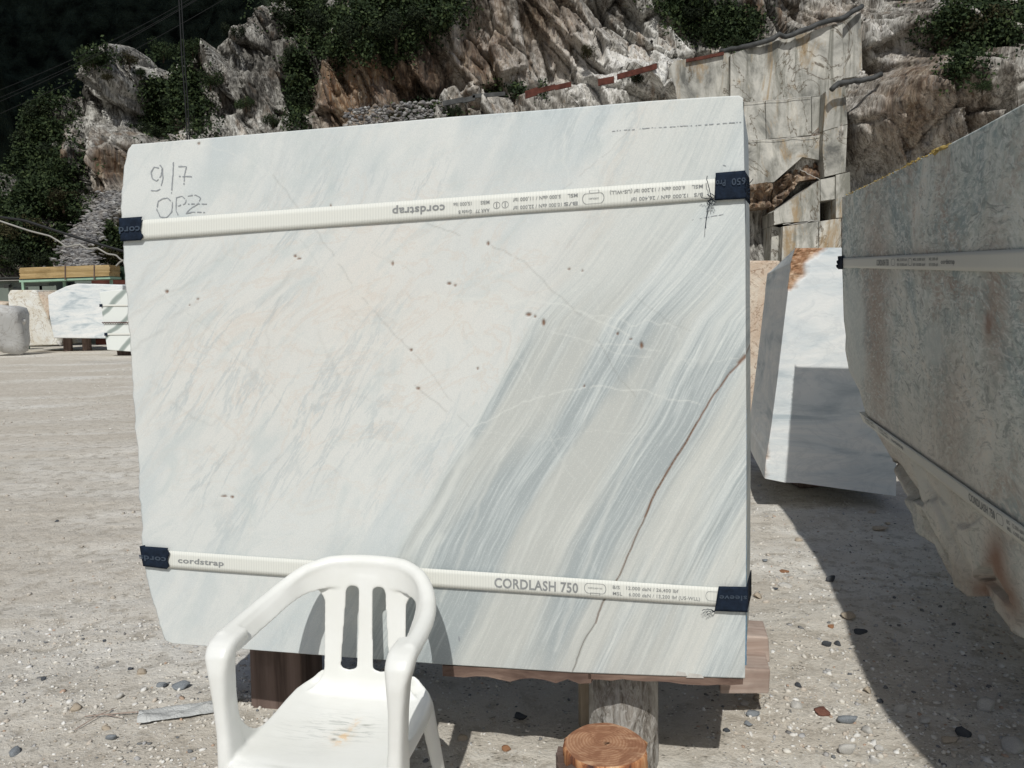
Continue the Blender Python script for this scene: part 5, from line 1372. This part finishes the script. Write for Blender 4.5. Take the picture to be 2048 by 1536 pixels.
rs = np.clip(1.0 * blob(ex_, ey_, 1990, 1120, 22, 60) + .9 * blob(ex_, ey_, 1945, 1180, 22, 26) + .8 * blob(ex_, ey_, 2010, 1200, 30, 50) + .9 * blob(ex_, ey_, 1976, 650, 7, 26) + .3 * blob(ex_, ey_, 1900, 1150, 40, 40), 0, 1)
mk = np.zeros((Nv, 3)); mk[:N0] = np.stack([pale * .9, brown, rs], -1)
for k in range(3): mk[N0 + k * nf:N0 + (k + 1) * nf] = mk[loop]
attr(me, 'mask', mk, 'FLOAT_COLOR'); attr(me, 'plane', uvp, 'FLOAT_VECTOR')
groot = empty('marble_block', (1.9, 3.5, 0), 'huge shaded grey-green marble slab with brown veins and yellow foam along its top', 'marble block')
put(link('rough_body', me, None, M['gslab'], True), groot)
bk = V_[-1]; mb = MB(); c0 = bk.mean(0); mb.add(list(bk[::6]) + [c0], [(i, (i + 1) % len(bk[::6]), len(bk[::6])) for i in range(len(bk[::6]))]); mb.build('rough_back', M['cream'], groot)
# yellow resin beads on the top edge
mb = MB(); r = random.Random(4)
for x in np.arange(1690, 1905, 3.0):
    y = np.interp(x, [p_[0] for p_ in GT], [p_[1] for p_ in GT]); s = r.uniform(.003, .007) * (2.3 if 1868 < x < 1892 else 1) * (.6 if x > 1893 else 1)
    if r.random() < .12: continue
    cc = grey_pt(np.array(x), np.array(y + r.uniform(-1, 2)), .002); vs, fs = PR[1][r.randrange(8)]
    mb.add(vs * np.array([s, s * 2.2, s * 1.1]) + cc, fs)
tag(mb.build('resin_bead', M['resin'], groot), kind='stuff')
gstones = []
r3, m3 = make_strap('lashing_strap', 'horizontal white lashing strap near the middle of the shaded grey slab', (1687, 535), (2300, 551), (2300, 484), (1687, 516), grey_pt, NG, .008, -NG * .35, None)
mb = MB(); put_text(mb, 'cordstrap', m3, 1886, 1914, .35, .62, True, True) if False else put_text(mb, 'cordstrap', m3, 1886, 1914, .38, .64, False, True)
put_text(mb, 'CORDLASH 750', m3, 1757, 1781, .26, .72, False, True)
for u0, u1 in ((1798, 1818), (1830, 1854), (1862, 1880)):
    put_text(mb, 'B/S 10.000 daN', m3, u0, u1, .24, .42); put_text(mb, 'MSL 5.000 daN', m3, u0, u1, .58, .76)
for c_ in (1790, 1824): ring2(mb, m3, c_, .5, 2.5, .26, .12, 1.5)
mb.split('print', M['print_'], r3)
sleeve(r3, [(1681, 538), (1689, 538), (1689, 511), (1680, 512)], grey_pt, NG, .012, (-NG * .08, 'L'))
mb = MB(); vs, fs = PR[1][2]
for dx_, dy_, s in ((0, 0, .02), (-2, 8, .016), (1, -7, .014)): mb.add(vs * s + grey_pt(np.array(1682. + dx_), np.array(524. + dy_), .012), fs)
put(mb.build('knot', M['sleeve']), r3)
r4, m4 = make_strap('lashing_strap', 'diagonal white lashing strap crossing the lower part of the shaded grey slab', (1730, 843), (2250, 1245), (2250, 1190), (1722, 824), grey_pt, NG, .010, -NG * .35, None)
mb = MB(); put_text(mb, 'CORDLASH 750', m4, 1946, 1998, .30, .74, False, True); put_text(mb, 'cordstrap', m4, 1790, 1814, .36, .66, False, True)
put_text(mb, '5.000 daN', m4, 1738, 1756, .3, .5); put_text(mb, '10.000 daN', m4, 1738, 1756, .6, .8); put_text(mb, '12.000 daN', m4, 1766, 1784, .3, .5); put_text(mb, '6.000 daN', m4, 1766, 1784, .6, .8)
ring2(mb, m4, 2008, .5, 4, .28, .09, 3); put_text(mb, 'B/S   12.000 daN / 26,400 lbf', m4, 2022, 2080, .58, .78); put_text(mb, 'MSL   6.000 daN / 13,200 lbf', m4, 2022, 2080, .24, .44)
mb.split('print', M['print_'], r4)

# ------------------------------------------------------------------ middle blocks on the right
def px_block(name, pts, Y, dv, m, label, cat='marble block', yaw=0.0, bevel=.02, group=None, sub=0):
    n0 = unit((math.sin(yaw), -math.cos(yaw), 0)); p0 = at_Y(np.array(float(pts[0][0])), np.array(float(pts[0][1])), Y)
    P = [on_plane(np.array(float(a)), np.array(float(b)), p0, n0) for a, b in pts]
    root = empty(name, (P[0][0], P[0][1], 0), label, cat, group)
    o = MB().prism(P, dv).build('sawn_body', m, root, bevel=bevel)
    return root, o, P, n0
rt, o, P, n0 = px_block('marble_block', [(1530, 957), (1800, 998), (1740, 498), (1592, 496), (1588, 520)], 5.75, (.34, 1.9, .0), M['wblock'], 'white marble block with a brown upper left corner, standing between the two big slabs', yaw=-.04, bevel=.012)
bpy.data.objects.remove(o)
CL = [(1530, 957), (1531, 930), (1543, 850), (1556, 750), (1569, 640), (1579, 560), (1584, 520), (1592, 496)]
Gm = coons(CL, [(1792, 992), (1800, 498)], [(1530, 957), (1570, 965), (1600, 966), (1700, 980), (1792, 992)], [(1592, 496), (1660, 495), (1800, 498)], 90, 120)
front = on_plane(Gm[..., 0], Gm[..., 1], P[0], n0)
rm = 1 - sstep(-9, 9, (Gm[..., 0] - np.interp(Gm[..., 1], [495, 520, 560, 600], [1650, 1618, 1600, 1572])) + 18 * (fbm(Gm[..., 0] / 12, Gm[..., 1] / 12, 5, 3) - .5) + 40 * sstep(575, 605, Gm[..., 1]))
front = front + n0 * (-.03 * rm * fbm(Gm[..., 0] / 8, Gm[..., 1] / 8, 3, 3))[..., None]
def ringm(P_, k):
    d = [0, .02, .35, .7, 1.05, 1.4][k]
    z = P_[:, 2]; cut = sstep(1.75, 2.0, z) * d * .10
    w = .008 * np.sin(z * 60) + .012 * fbm(z * 20, z * 0 + k, 3, 3)
    v = P_ + np.array([.205, 1.0, 0]) * d; v[:, 2] -= cut; v[:, 0] -= .004 * (k % 2) * fbm(z * 8, z * 0 + k, 3, 3); return v
V_, F_, loop, last, base = thick_sheet(front, ringm, 5)
me = mesh(np.concatenate(V_), np.concatenate(F_), 'sawn_body'); rmv = np.zeros(len(me.vertices)); rmv[:rm.size] = rm.ravel(); attr(me, 'rust', rmv)
put(link('sawn_body', me, None, M['wblock'], True), rt); me.polygons.foreach_set('use_smooth', [False] * len(me.polygons))
bk = V_[-1]; mb = MB(); mb.add(list(bk[::5]) + [bk.mean(0)], [(i, (i + 1) % len(bk[::5]), len(bk[::5])) for i in range(len(bk[::5]))]); q_ = mb.build('rough_back', M['pale_stone'], rt)
# blocks under it
p = gpt(1640, 1010); o = MB().box((p[0] + .35, p[1] + .75, .13), (.7, .4, .24), .1, .01).build('support_post', M['timber'], None, bevel=.01); tag(o, 'dark timber under the white block with the brown corner', 'timber')
rt, o, P, n0 = px_block('marble_block', [(1470, 830), (1560, 830), (1560, 521), (1500, 521), (1470, 523)], 8.6, (.4, 1.2, 0), M['cream'], 'cream and orange rough marble block seen in the gap right of the big slab', bevel=.02)
o = MB().box((P[0][0] + .35, P[0][1] + .5, P[0][2] / 2), (.8, .4, max(.1, P[0][2] - .01)), 0, .01).build('support_post', M['timber'], None); tag(o, 'dark support beneath the cream block in the gap', 'timber')

# ------------------------------------------------------------------ yard on the left: blocks, cabin, plank stack
YB = 29.0
rt, o, P, n0 = px_block('marble_block', [(52, 692), (118, 690), (100, 650), (72, 580), (20, 580), (15, 590), (17, 615), (46, 620), (50, 640)], YB, (.3, 1.6, 0), M['cream2'], 'white marble block with brown streaks and a slanting right side, left of the strapped blocks', bevel=.04)
MB().prism([at_Y(np.array(float(a)), np.array(float(b)), YB + .05) for a, b in ((97, 650), (98, 600), (74, 583))][::-1], (.5, 1.2, 0)).build('broken_side', M['cream'], rt)
def boulder(name, px, py, Y, r, m, label, seed, sc=(1, .8, .8), cat='boulder'):
    vs, fs = rock_proto(seed, 3); p = at_Y(np.array(float(px)), np.array(float(py)), Y)
    v = vs * np.array(sc) * r + p
    o = link(name, mesh(v, fs, name), None, m); return tag(o, label, cat)
boulder('boulder', 8, 660, 27.0, 1.05, M['boulder'], 'rough grey boulder at the left edge of the yard', 3, (1.05, .8, .95))
boulder('boulder', 2, 610, 30.0, .55, M['cream'], 'small brown-topped boulder behind the grey one at the left edge', 8)
boulder('boulder', 40, 642, 27.0, .2, M['pale_stone'], 'small pale rock against the grey boulder', 5)
rt, o, P, n0 = px_block('marble_block', [(107, 676), (207, 677), (245, 672), (245, 570), (200, 568), (153, 567), (130, 573), (95, 590), (98, 630)], YB - .3, (.3, 1.4, 0), M['wblock'], 'plain bluish-white marble block resting on two brown stumps in the left yard', bevel=.03)
attr(o.data, 'rust', np.zeros(len(o.data.vertices)))
for x, lb in ((134, 'left brown stump under the plain bluish-white block'), (172, 'right brown stump under the plain bluish-white block')):
    p = gpt(x, 694); p = at_Y(np.array(float(x)), np.array(685.), YB + .25)
    rr_, _ = log('block_stump', (p[0], YB + .3, -.05), .155, 0.62, lb, 'stump', 'stumps under the bluish-white block', 14, 6, .04, M['timber'])
for x, y, s, lb in ((117, 687, .12, 'small rock at the foot of the left brown stump'), (240, 668, .2, 'pale rock at the right end of the bluish-white block')):
    boulder('boulder', x, y, YB - .4, s, M['pale_stone'], lb, int(x))
rt, o, P, n0 = px_block('marble_block', [(214, 700), (300, 706), (300, 578), (230, 580), (198, 584)], YB - 3.2, (.2, 1.4, 0), M['streak'], 'white block with dark green slanting streaks, half hidden by the big slab', bevel=.02)
def far_pt(px, py, off=0.0): return on_plane(np.asarray(px, float), np.asarray(py, float), P[0], n0) + n0 * off
for (y0, h, lb) in ((611, 4, 'upper white strap on the dark-streaked block at the left'), (668.5, 4, 'lower white strap on the dark-streaked block at the left')):
    rr_, mm_ = make_strap('lashing_strap', lb, (202 + (y0 - 611) * .15, y0 + h / 2), (300, y0 + h / 2 - 1), (300, y0 - h / 2 - 1), (202 + (y0 - 611) * .15, y0 - h / 2), far_pt, n0, .02)
    x = 200 + (y0 - 611) * .17; sleeve(rr_, [(x, y0 + 3), (x + 6, y0 + 3), (x + 6, y0 - 3), (x, y0 - 3)], far_pt, n0, .04, (np.array([.05, .2, 0]), 'L'))
mb = MB()
for i in range(34):
    a = far_pt(np.array(206. + i * 2.4), np.array(644.5 + (i % 2) * 2 - i * .02), .05); b = far_pt(np.array(208.4 + i * 2.4), np.array(646.5 - (i % 2) * 2 - i * .02), .05); mb.tube([a, b], .018, 4)
o = mb.build('chain', M['chain']); tag(o, 'rusty chain stretched round the dark-streaked block at the left', 'chain')
o = MB().box((P[0][0] + .9, P[0][1] + .7, P[0][2] / 2 - .02), (1.6, .5, max(.06, P[0][2] - .02)), 0, .01).build('support_post', M['timber']); tag(o, 'dark timber under the block with green streaks', 'timber')

# cabin
def wall_box(parent, name, x0, x1, y0, y1, Y, dep, m, bevel=0):
    A = at_Y(np.array(float(x0)), np.array(float(y1)), Y); B = at_Y(np.array(float(x1)), np.array(float(y0)), Y)
    return MB().box(((A[0] + B[0]) / 2, Y + dep / 2, (A[2] + B[2]) / 2), (B[0] - A[0], dep, B[2] - A[2]), 0).build(name, m, parent, bevel=bevel)
YC = 33.0
cab = empty('site_cabin', (-18, YC, 0), 'low grey-green site cabin with a dark flat roof behind the left blocks', 'cabin')
wall_box(cab, 'wall', -160, 97, 560, 690, YC, 2.6, M['cabin']); wall_box(cab, 'roof', -165, 100, 553, 560, YC - .3, 3.2, M['roof'])
wall_box(cab, 'roof_trim', -165, 100, 560, 563, YC - .25, .2, M['hose'])
for x in (60, 88): wall_box(cab, 'door', x, x + 24, 571, 690, YC - .03, .03, M['cabin'])
wall_box(cab, 'window', 27, 56, 574, 590, YC - .04, .04, M['cabin_d']); wall_box(cab, 'window', -60, -10, 574, 600, YC - .04, .04, M['cabin_d'])
lp = at_Y(np.array(15.), np.array(572.), YC - .2); MB().box(lp, (.22, .2, .12), 0, 0, (.3, 0)).build('floodlight', M['roof'], cab)
cab2 = empty('site_cabin', (-15, YC + 1.5, 0), 'second grey cabin with a rounded pale tank, behind the plank stack', 'cabin')
wall_box(cab2, 'wall', 98, 200, 558, 690, YC + 1.5, 2.4, M['cabin']); wall_box(cab2, 'roof', 96, 205, 553, 558, YC + 1.4, 2.7, M['roof']); wall_box(cab2, 'window', 130, 180, 566, 580, YC + 1.45, .05, M['cabin_d'])
tp = at_Y(np.array(110.), np.array(572.), YC + 1.1); MB().tube([tp + np.array([0, -.3, 0]), tp + np.array([0, .3, 0])], .32, 18).build('tank', M['hose'], cab2, True)
# timber rack with a stack of planks
YR = 31.2
rack = empty('timber_rack', (-14, YR, 0), 'mint green steel posts carrying a stack of yellow planks', 'rack')
for x in (44, 127, 221): 
    p = at_Y(np.array(float(x)), np.array(560.), YR + .4); MB().box((p[0], YR + .45, p[2] / 2), (.09, .09, p[2]), 0).build('post', M['mint'], rack)
pa = at_Y(np.array(38.), np.array(560.), YR); pb = at_Y(np.array(220.), np.array(553.), YR); MB().prism([pa + (0, 0, -.09), pb + (0, 0, -.09), pb, pa], (0, .9, 0)).build('crossbar', M['mint'], rack)
st = empty('plank_stack', (-14, YR, 0), 'stack of yellow sawn planks lying on the mint green rack in the left yard', 'planks')
for i in range(9):
    y_lo = 558 - i * 2.5; A = at_Y(np.array(39. + random.uniform(-1, 1)), np.array(y_lo), YR - .05); B = at_Y(np.array(219. + random.uniform(-1, 1)), np.array(y_lo - 6), YR - .05)
    MB().prism([A + (0, 0, .003), B + (0, 0, .003), B + (0, 0, .043), A + (0, 0, .043)], (0, .85, 0)).build('plank', M['plank'], st)
for x in (129, 187):
    a = at_Y(np.array(float(x)), np.array(560.), YR - .08); b = at_Y(np.array(float(x)), np.array(529.), YR - .08); MB().prism([a, a + (.04, 0, 0), b + (.04, 0, 0), b], (0, .02, 0)).build('binding_band', M['timber'], st)
o = wall_box(None, 'rusty_container', 192, 300, 558, 690, YC + .6, 2.0, M['rustsheet']); tag(o, 'dark red rusty container behind the right end of the plank stack', 'container')
mb = MB(); A = [at_Y(np.array(222. + i * 8), np.array(532. + (i % 2) * 2), YR + 1) for i in range(8)]; Bq = [at_Y(np.array(222. + i * 8), np.array(560.), YR + 1) for i in range(8)]
mb.add(A + Bq, [(i, i + 1, 9 + i, 8 + i) for i in range(7)]); o = mb.build('safety_net', M['net']); s = o.modifiers.new('t', 'SOLIDIFY'); s.thickness = .02; tag(o, 'dark green safety net right of the plank stack', 'net')

# ------------------------------------------------------------------ cables
def cable(name, pts, Y, r, m, label, cat='cable', sag=0, group=None, n=30):
    P = np.array([at_Y(np.array(float(a)), np.array(float(b)), Y if np.isscalar(Y) else Y[i]) for i, (a, b) in enumerate(pts)])
    d = np.r_[0, np.cumsum(np.linalg.norm(np.diff(P, axis=0), axis=1))]; t = np.linspace(0, d[-1], n); P = np.stack([np.interp(t, d, P[:, k]) for k in range(3)], -1)
    P[:, 2] -= sag * np.sin(np.linspace(0, math.pi, n)); o = MB().tube(P, r, 5).build(name, m, None, True); return tag(o, label, cat, group)
cable('steel_cable', [(350, -60), (358, 0), (364, 120), (371, 210), (376, 300)], 30, .028, M['cable'], 'left one of two black cables dropping steeply to the slab top')
cable('steel_cable', [(358, -60), (363, 0), (369, 120), (376, 210), (380, 300)], 30, .022, M['cable'], 'right one of two black cables dropping steeply to the slab top')
for i, (a, b, lb) in enumerate([((-20, 188), (430, -30), 'topmost thin overhead wire in the dark upper left'), ((-20, 204), (440, -30), 'second thin overhead wire from the top in the dark upper left'), ((-20, 212), (460, -40), 'third thin overhead wire from the top in the dark upper left'), ((-20, 236), (480, -20), 'lowest thin overhead wire in the dark upper left')]):
    cable('overhead_wire', [a, b], 45, .014, M['cable'], lb, 'wire', .3, 'overhead wires')
cable('power_cable', [(-40, 432), (0, 434), (50, 441), (120, 464), (180, 483), (260, 506)], 20, .035, M['cable'], 'thick black cable sagging across the left above the plank stack')
cable('water_hose', [(-40, 436), (0, 442), (30, 452), (60, 462), (100, 472), (120, 484), (133, 494), (150, 490), (160, 489), (175, 498), (195, 496), (215, 508), (232, 510), (240, 518), (250, 524)], 19.5, .021, M['hose'], 'pale grey kinked hose running below the black cable at the left', 'hose', 0, None, 60)
cable('water_hose', [(232, 532), (240, 524), (252, 518)], 19.4, .02, M['hose'], 'short pale hose end beside the slab edge at the left', 'hose')

# ------------------------------------------------------------------ loose stones
def scatter(n, seed, x0, x1, y0, y1, smin, smax, patch, thr, sub, name, label, pw=2.2):
    r = np.random.default_rng(seed); x = r.uniform(x0, x1, n * 3); y = y0 + (y1 - y0) * r.uniform(0, 1, n * 3) ** 1.5
    m = fbm(x * patch, y * patch, seed, 3) + .25 * r.uniform(-1, 1, n * 3) > thr; x = x[m][:n]; y = y[m][:n]
    s = smin + (smax - smin) * r.uniform(0, 1, len(x)) ** (pw * 2); 
    z = ground_h(x, y) + s * .12
    me = stones_mesh(np.stack([x, y, z], -1), s, sub, seed, .6, name); return tag(link(name, me, None, M['stones']), label, 'gravel', kind='stuff')
scatter(16000, 1, -2.6, 3.6, 2.1, 6.5, .0022, .011, .9, .42, 1, 'gravel', 'loose pale and dark gravel strewn over the dusty yard', 1.0)
scatter(7000, 2, .7, 3.2, 2.1, 4.8, .003, .020, 1.2, .41, 1, 'gravel', 'coarser gravel patch on the right between the slabs')
scatter(6500, 4, -2.6, -.3, 2.1, 3.9, .003, .018, 1.2, .40, 1, 'gravel', 'coarser gravel patch at the lower left beside the chair')
scatter(1500, 3, -16, 8, 6, 30, .008, .04, .3, .45, 1, 'gravel', 'scattered pebbles on the open track behind the slab')
for sd_, a_ in ((41, (700, 41, .75, 3.0, 2.15, 4.4, .009, .026, 1.1, .44)), (42, (600, 42, -2.3, -.5, 2.2, 3.6, .008, .022, 1.1, .44)), (43, (260, 43, 1.2, 3.4, 4.0, 6.0, .012, .03, 1.0, .44))):
    scatter(*a_, 1, 'rubble', 'broken pale marble chips among the gravel')
M['clods'] = m_stone('dust_clods', [(0, (.50, .455, .39)), (.5, (.58, .54, .48)), (.8, (.42, .37, .31))])
for sd_, a_ in ((31, (2600, 31, -9, -1.2, 4.2, 15, .006, .028, .5, .47)), (32, (2500, 32, -3, 3.6, 2.1, 6.5, .004, .016, .8, .45))):
    scatter(*a_, 1, 'dust_clods', 'crumbled dusty clods lying in patches on the yard').data.materials[0] = M['clods']
ST = [ # px, py, size px, material, flat, label
 (1517, 1195, 13, 'cream_stone', .8, 'rounded cream stone right beside the lower strap end'), (1573, 1172, 16, 'pale_stone', .45, 'flat white stone above the rounded cream one'), (1553, 1177, 8, 'dark_stone', .6, 'small dark stone left of the flat white one'),
 (1530, 1125, 9, 'blue_stone', .5, 'small blue-grey stone high in the sunny gravel strip'), (1563, 1126, 8, 'pale_stone', .7, 'small white stone near the top of the sunny gravel strip'), (1569, 1141, 13, 'rust_stone', .25, 'thin reddish chip in the sunny gravel strip'),
 (1662, 1257, 11, 'rust_stone', .45, 'orange stone at the edge of the slab shadow'), (1656, 1292, 11, 'dark_stone', .9, 'left one of two dark slate stones at the shadow edge'), (1676, 1288, 9, 'dark_stone', .9, 'right one of two dark slate stones at the shadow edge'),
 (1723, 1268, 20, 'dark_stone', .4, 'flat dark slate piece lying in the shadow'), (1700, 1241, 22, 'cream_stone', .5, 'angular cream stone in the shadow above the flat slate'), (1746, 1225, 9, 'pale_stone', .7, 'small pale stone in the shadow above the cream one'),
 (1768, 1064, 22, 'cream_stone', .4, 'flat cream stone under the white block in shadow'), (1776, 1051, 9, 'cream_stone', .5, 'small stone behind the flat cream one in shadow'), (1749, 1027, 14, 'cream_stone', .45, 'low stone near the foot of the white block'),
 (1598, 1083, 10, 'cream_stone', .6, 'pointed stone at the far shadow edge'), (1675, 1176, 11, 'pale_stone', .7, 'pale stone in shadow below the dark lump'), (1665, 1161, 13, 'dark_stone', .8, 'dark lump lying in the shadow'),
 (1597, 1375, 9, 'dark_stone', .8, 'dark stone on the sunlit gravel right of the beams'), (1671, 1376, 14, 'pale_stone', .6, 'white stone in the middle of the sunlit gravel'), (1737, 1384, 12, 'cream_stone', .85, 'cream cube-like stone just left of the shadow edge'),
 (1507, 1433, 17, 'blue_stone', .5, 'blue-grey stone at the corner of the slab shadow'), (1500, 1458, 11, 'blue_stone', .7, 'smaller blue stone below the one at the shadow corner'), (1517, 1398, 15, 'cream_stone', .5, 'tan angular stone below the lower beam end'),
 (1494, 1410, 14, 'pale_stone', .45, 'whitish flat stone under the lower beam end'), (1594, 1418, 14, 'pale_stone', .8, 'pale rounded stone left of the dark wood chip'), (1644, 1430, 30, 'red_chip', .28, 'dark reddish chunk of wood lying on the gravel'),
 (1702, 1451, 24, 'blue_stone', .5, 'large blue-grey stone right of the wood chunk'), (1736, 1470, 15, 'pale_stone', .7, 'white angular stone below the large blue-grey one'), (1802, 1423, 17, 'pale_stone', .7, 'white stone lying at the shadow edge, lower right'),
 (1762, 1404, 9, 'dark_stone', .7, 'small dark stone left of the shadow edge'), (1930, 1476, 17, 'dark_stone', .8, 'dark slate stone on the shadow edge at the lower right'), (1905, 1490, 20, 'cream_stone', .6, 'tan stone beside the dark slate at the lower right'),
 (1853, 1447, 20, 'pale_stone', .5, 'pale flat stone on the shadow edge at the lower right'), (1981, 1423, 24, 'pale_stone', 1.1, 'upright pale stone standing in the right-hand shadow'), (2030, 1505, 26, 'pale_stone', .9, 'big whitish stone in the lower right corner'),
 (1965, 1486, 14, 'pale_stone', .7, 'rounded pale stone in shadow next to the lower right corner'), (1700, 1514, 20, 'pale_stone', .9, 'large white angular stone at the bottom edge'), (1760, 1503, 11, 'pale_stone', .8, 'small white cube-like stone near the bottom edge'),
 (1748, 1530, 14, 'pale_stone', .7, 'white stone cut by the bottom edge'), (1013, 1500, 14, 'rust_stone', .5, 'red and white broken stone between chair and stump'), (925, 1482, 12, 'cream_stone', .8, 'pale stone on the shadow edge right of the chair'),
 (1045, 1440, 17, 'dark_stone', .7, 'dark lump in the shade under the slab'), (240, 1400, 13, 'pale_stone', .7, 'white rounded stone in the lower left gravel'), (281, 1352, 15, 'cream_stone', .6, 'tan stone above the twig at the lower left'),
 (148, 1425, 14, 'cream_stone', .7, 'tan rounded stone at the lower left'), (85, 1362, 9, 'dark_stone', .7, 'dark stone at the left on smooth dust'), (222, 1484, 13, 'blue_stone', .7, 'blue-white stone at the bottom left'), (25, 1510, 18, 'blue_stone', .6, 'bluish stone in the lower left corner'),
 (320, 1378, 14, 'blue_stone', .5, 'blue-grey stone left of the chair'), (360, 1384, 26, 'blue_stone', .35, 'flat bluish marble piece just left of the chair'), (212, 1462, 10, 'cream_stone', .6, 'small brown stone at the bottom left'),
 (262, 1342, 8, 'dark_stone', .6, 'small dark stone above the tan one'), (330, 1378, 8, 'dark_stone', .8, 'dark chip next to the flat bluish piece'), (1455, 1470, 9, 'dark_stone', .7, 'small dark stone inside the shadow corner'),
 (112, 1040, 6, 'dark_stone', .6, 'small dark pebble alone on the open track'), (207, 1281, 6, 'dark_stone', .7, 'tiny dark pebble on the dust left of the slab foot'),
]
protos = [rock_proto(100 + i, 2) for i in range(10)]
pm_cache = {}
for i, (px, py, s, mt, fl, lb) in enumerate(ST):
    p = gpt(px, py); dist = math.hypot(p[1], CAMZ); R = s * dist / F * .95
    key = (i % 10, mt)
    if key not in pm_cache:
        vs, fs = protos[i % 10]; m_ = mesh(vs, fs, 'stone'); m_.materials.append(M[mt]); attr(m_, 'tone', np.full(len(vs), .5)); pm_cache[key] = m_
    nm = 'wood_chip' if mt == 'red_chip' else 'stone'
    o = bpy.data.objects.new(nm, pm_cache[key]); COL.objects.link(o); o.location = (p[0], p[1] + R * .3, gz(p[0], p[1]) + R * fl * .45)
    o.scale = (R, R * .75, R * fl * .9); o.rotation_euler = (random.uniform(-.15, .15), random.uniform(-.15, .15), random.uniform(-.5, .5)); tag(o, lb, 'wood chip' if mt == 'red_chip' else 'stone', 'loose stones on the yard')
# crumpled film and twigs beside the chair
p = gpt(375, 1432); g = RNG
X, Y = np.meshgrid(np.linspace(-.17, .17, 30), np.linspace(-.05, .05, 14)); Z = .012 + .028 * np.abs(facets(X * 14 + 3, Y * 22 + 9, 5, 1.0)[0]) * (1 - (Y / .055) ** 2) + 0 * X
o = link('plastic_film', mesh(np.stack([p[0] + X * (1 + 2 * Y), p[1] + Y + X * .25, Z + gz(p[0], p[1])], -1), grid_faces(14, 30), 'plastic_film'), None, M['plasticfilm']); tag(o, 'crumpled whitish plastic film on the gravel left of the chair', 'plastic film')
for i, (a, b, lb) in enumerate((((150, 1465), (235, 1425), 'reddish twig lying among gravel at the lower left, left half'), ((215, 1438), (330, 1442), 'long thin twig pointing to the plastic film'), ((170, 1440), (245, 1446), 'short twig crossing the reddish one'))):
    A, B = gpt(*a), gpt(*b); A[2] = gz(A[0], A[1]) + .008; B[2] = gz(B[0], B[1]) + .012; C_ = (A + B) / 2 + np.array([0, .01, .006])
    o = MB().tube([A, C_, B], [.002, .0024, .001], 5).build('twig', M['timber_p']); tag(o, lb, 'twig')
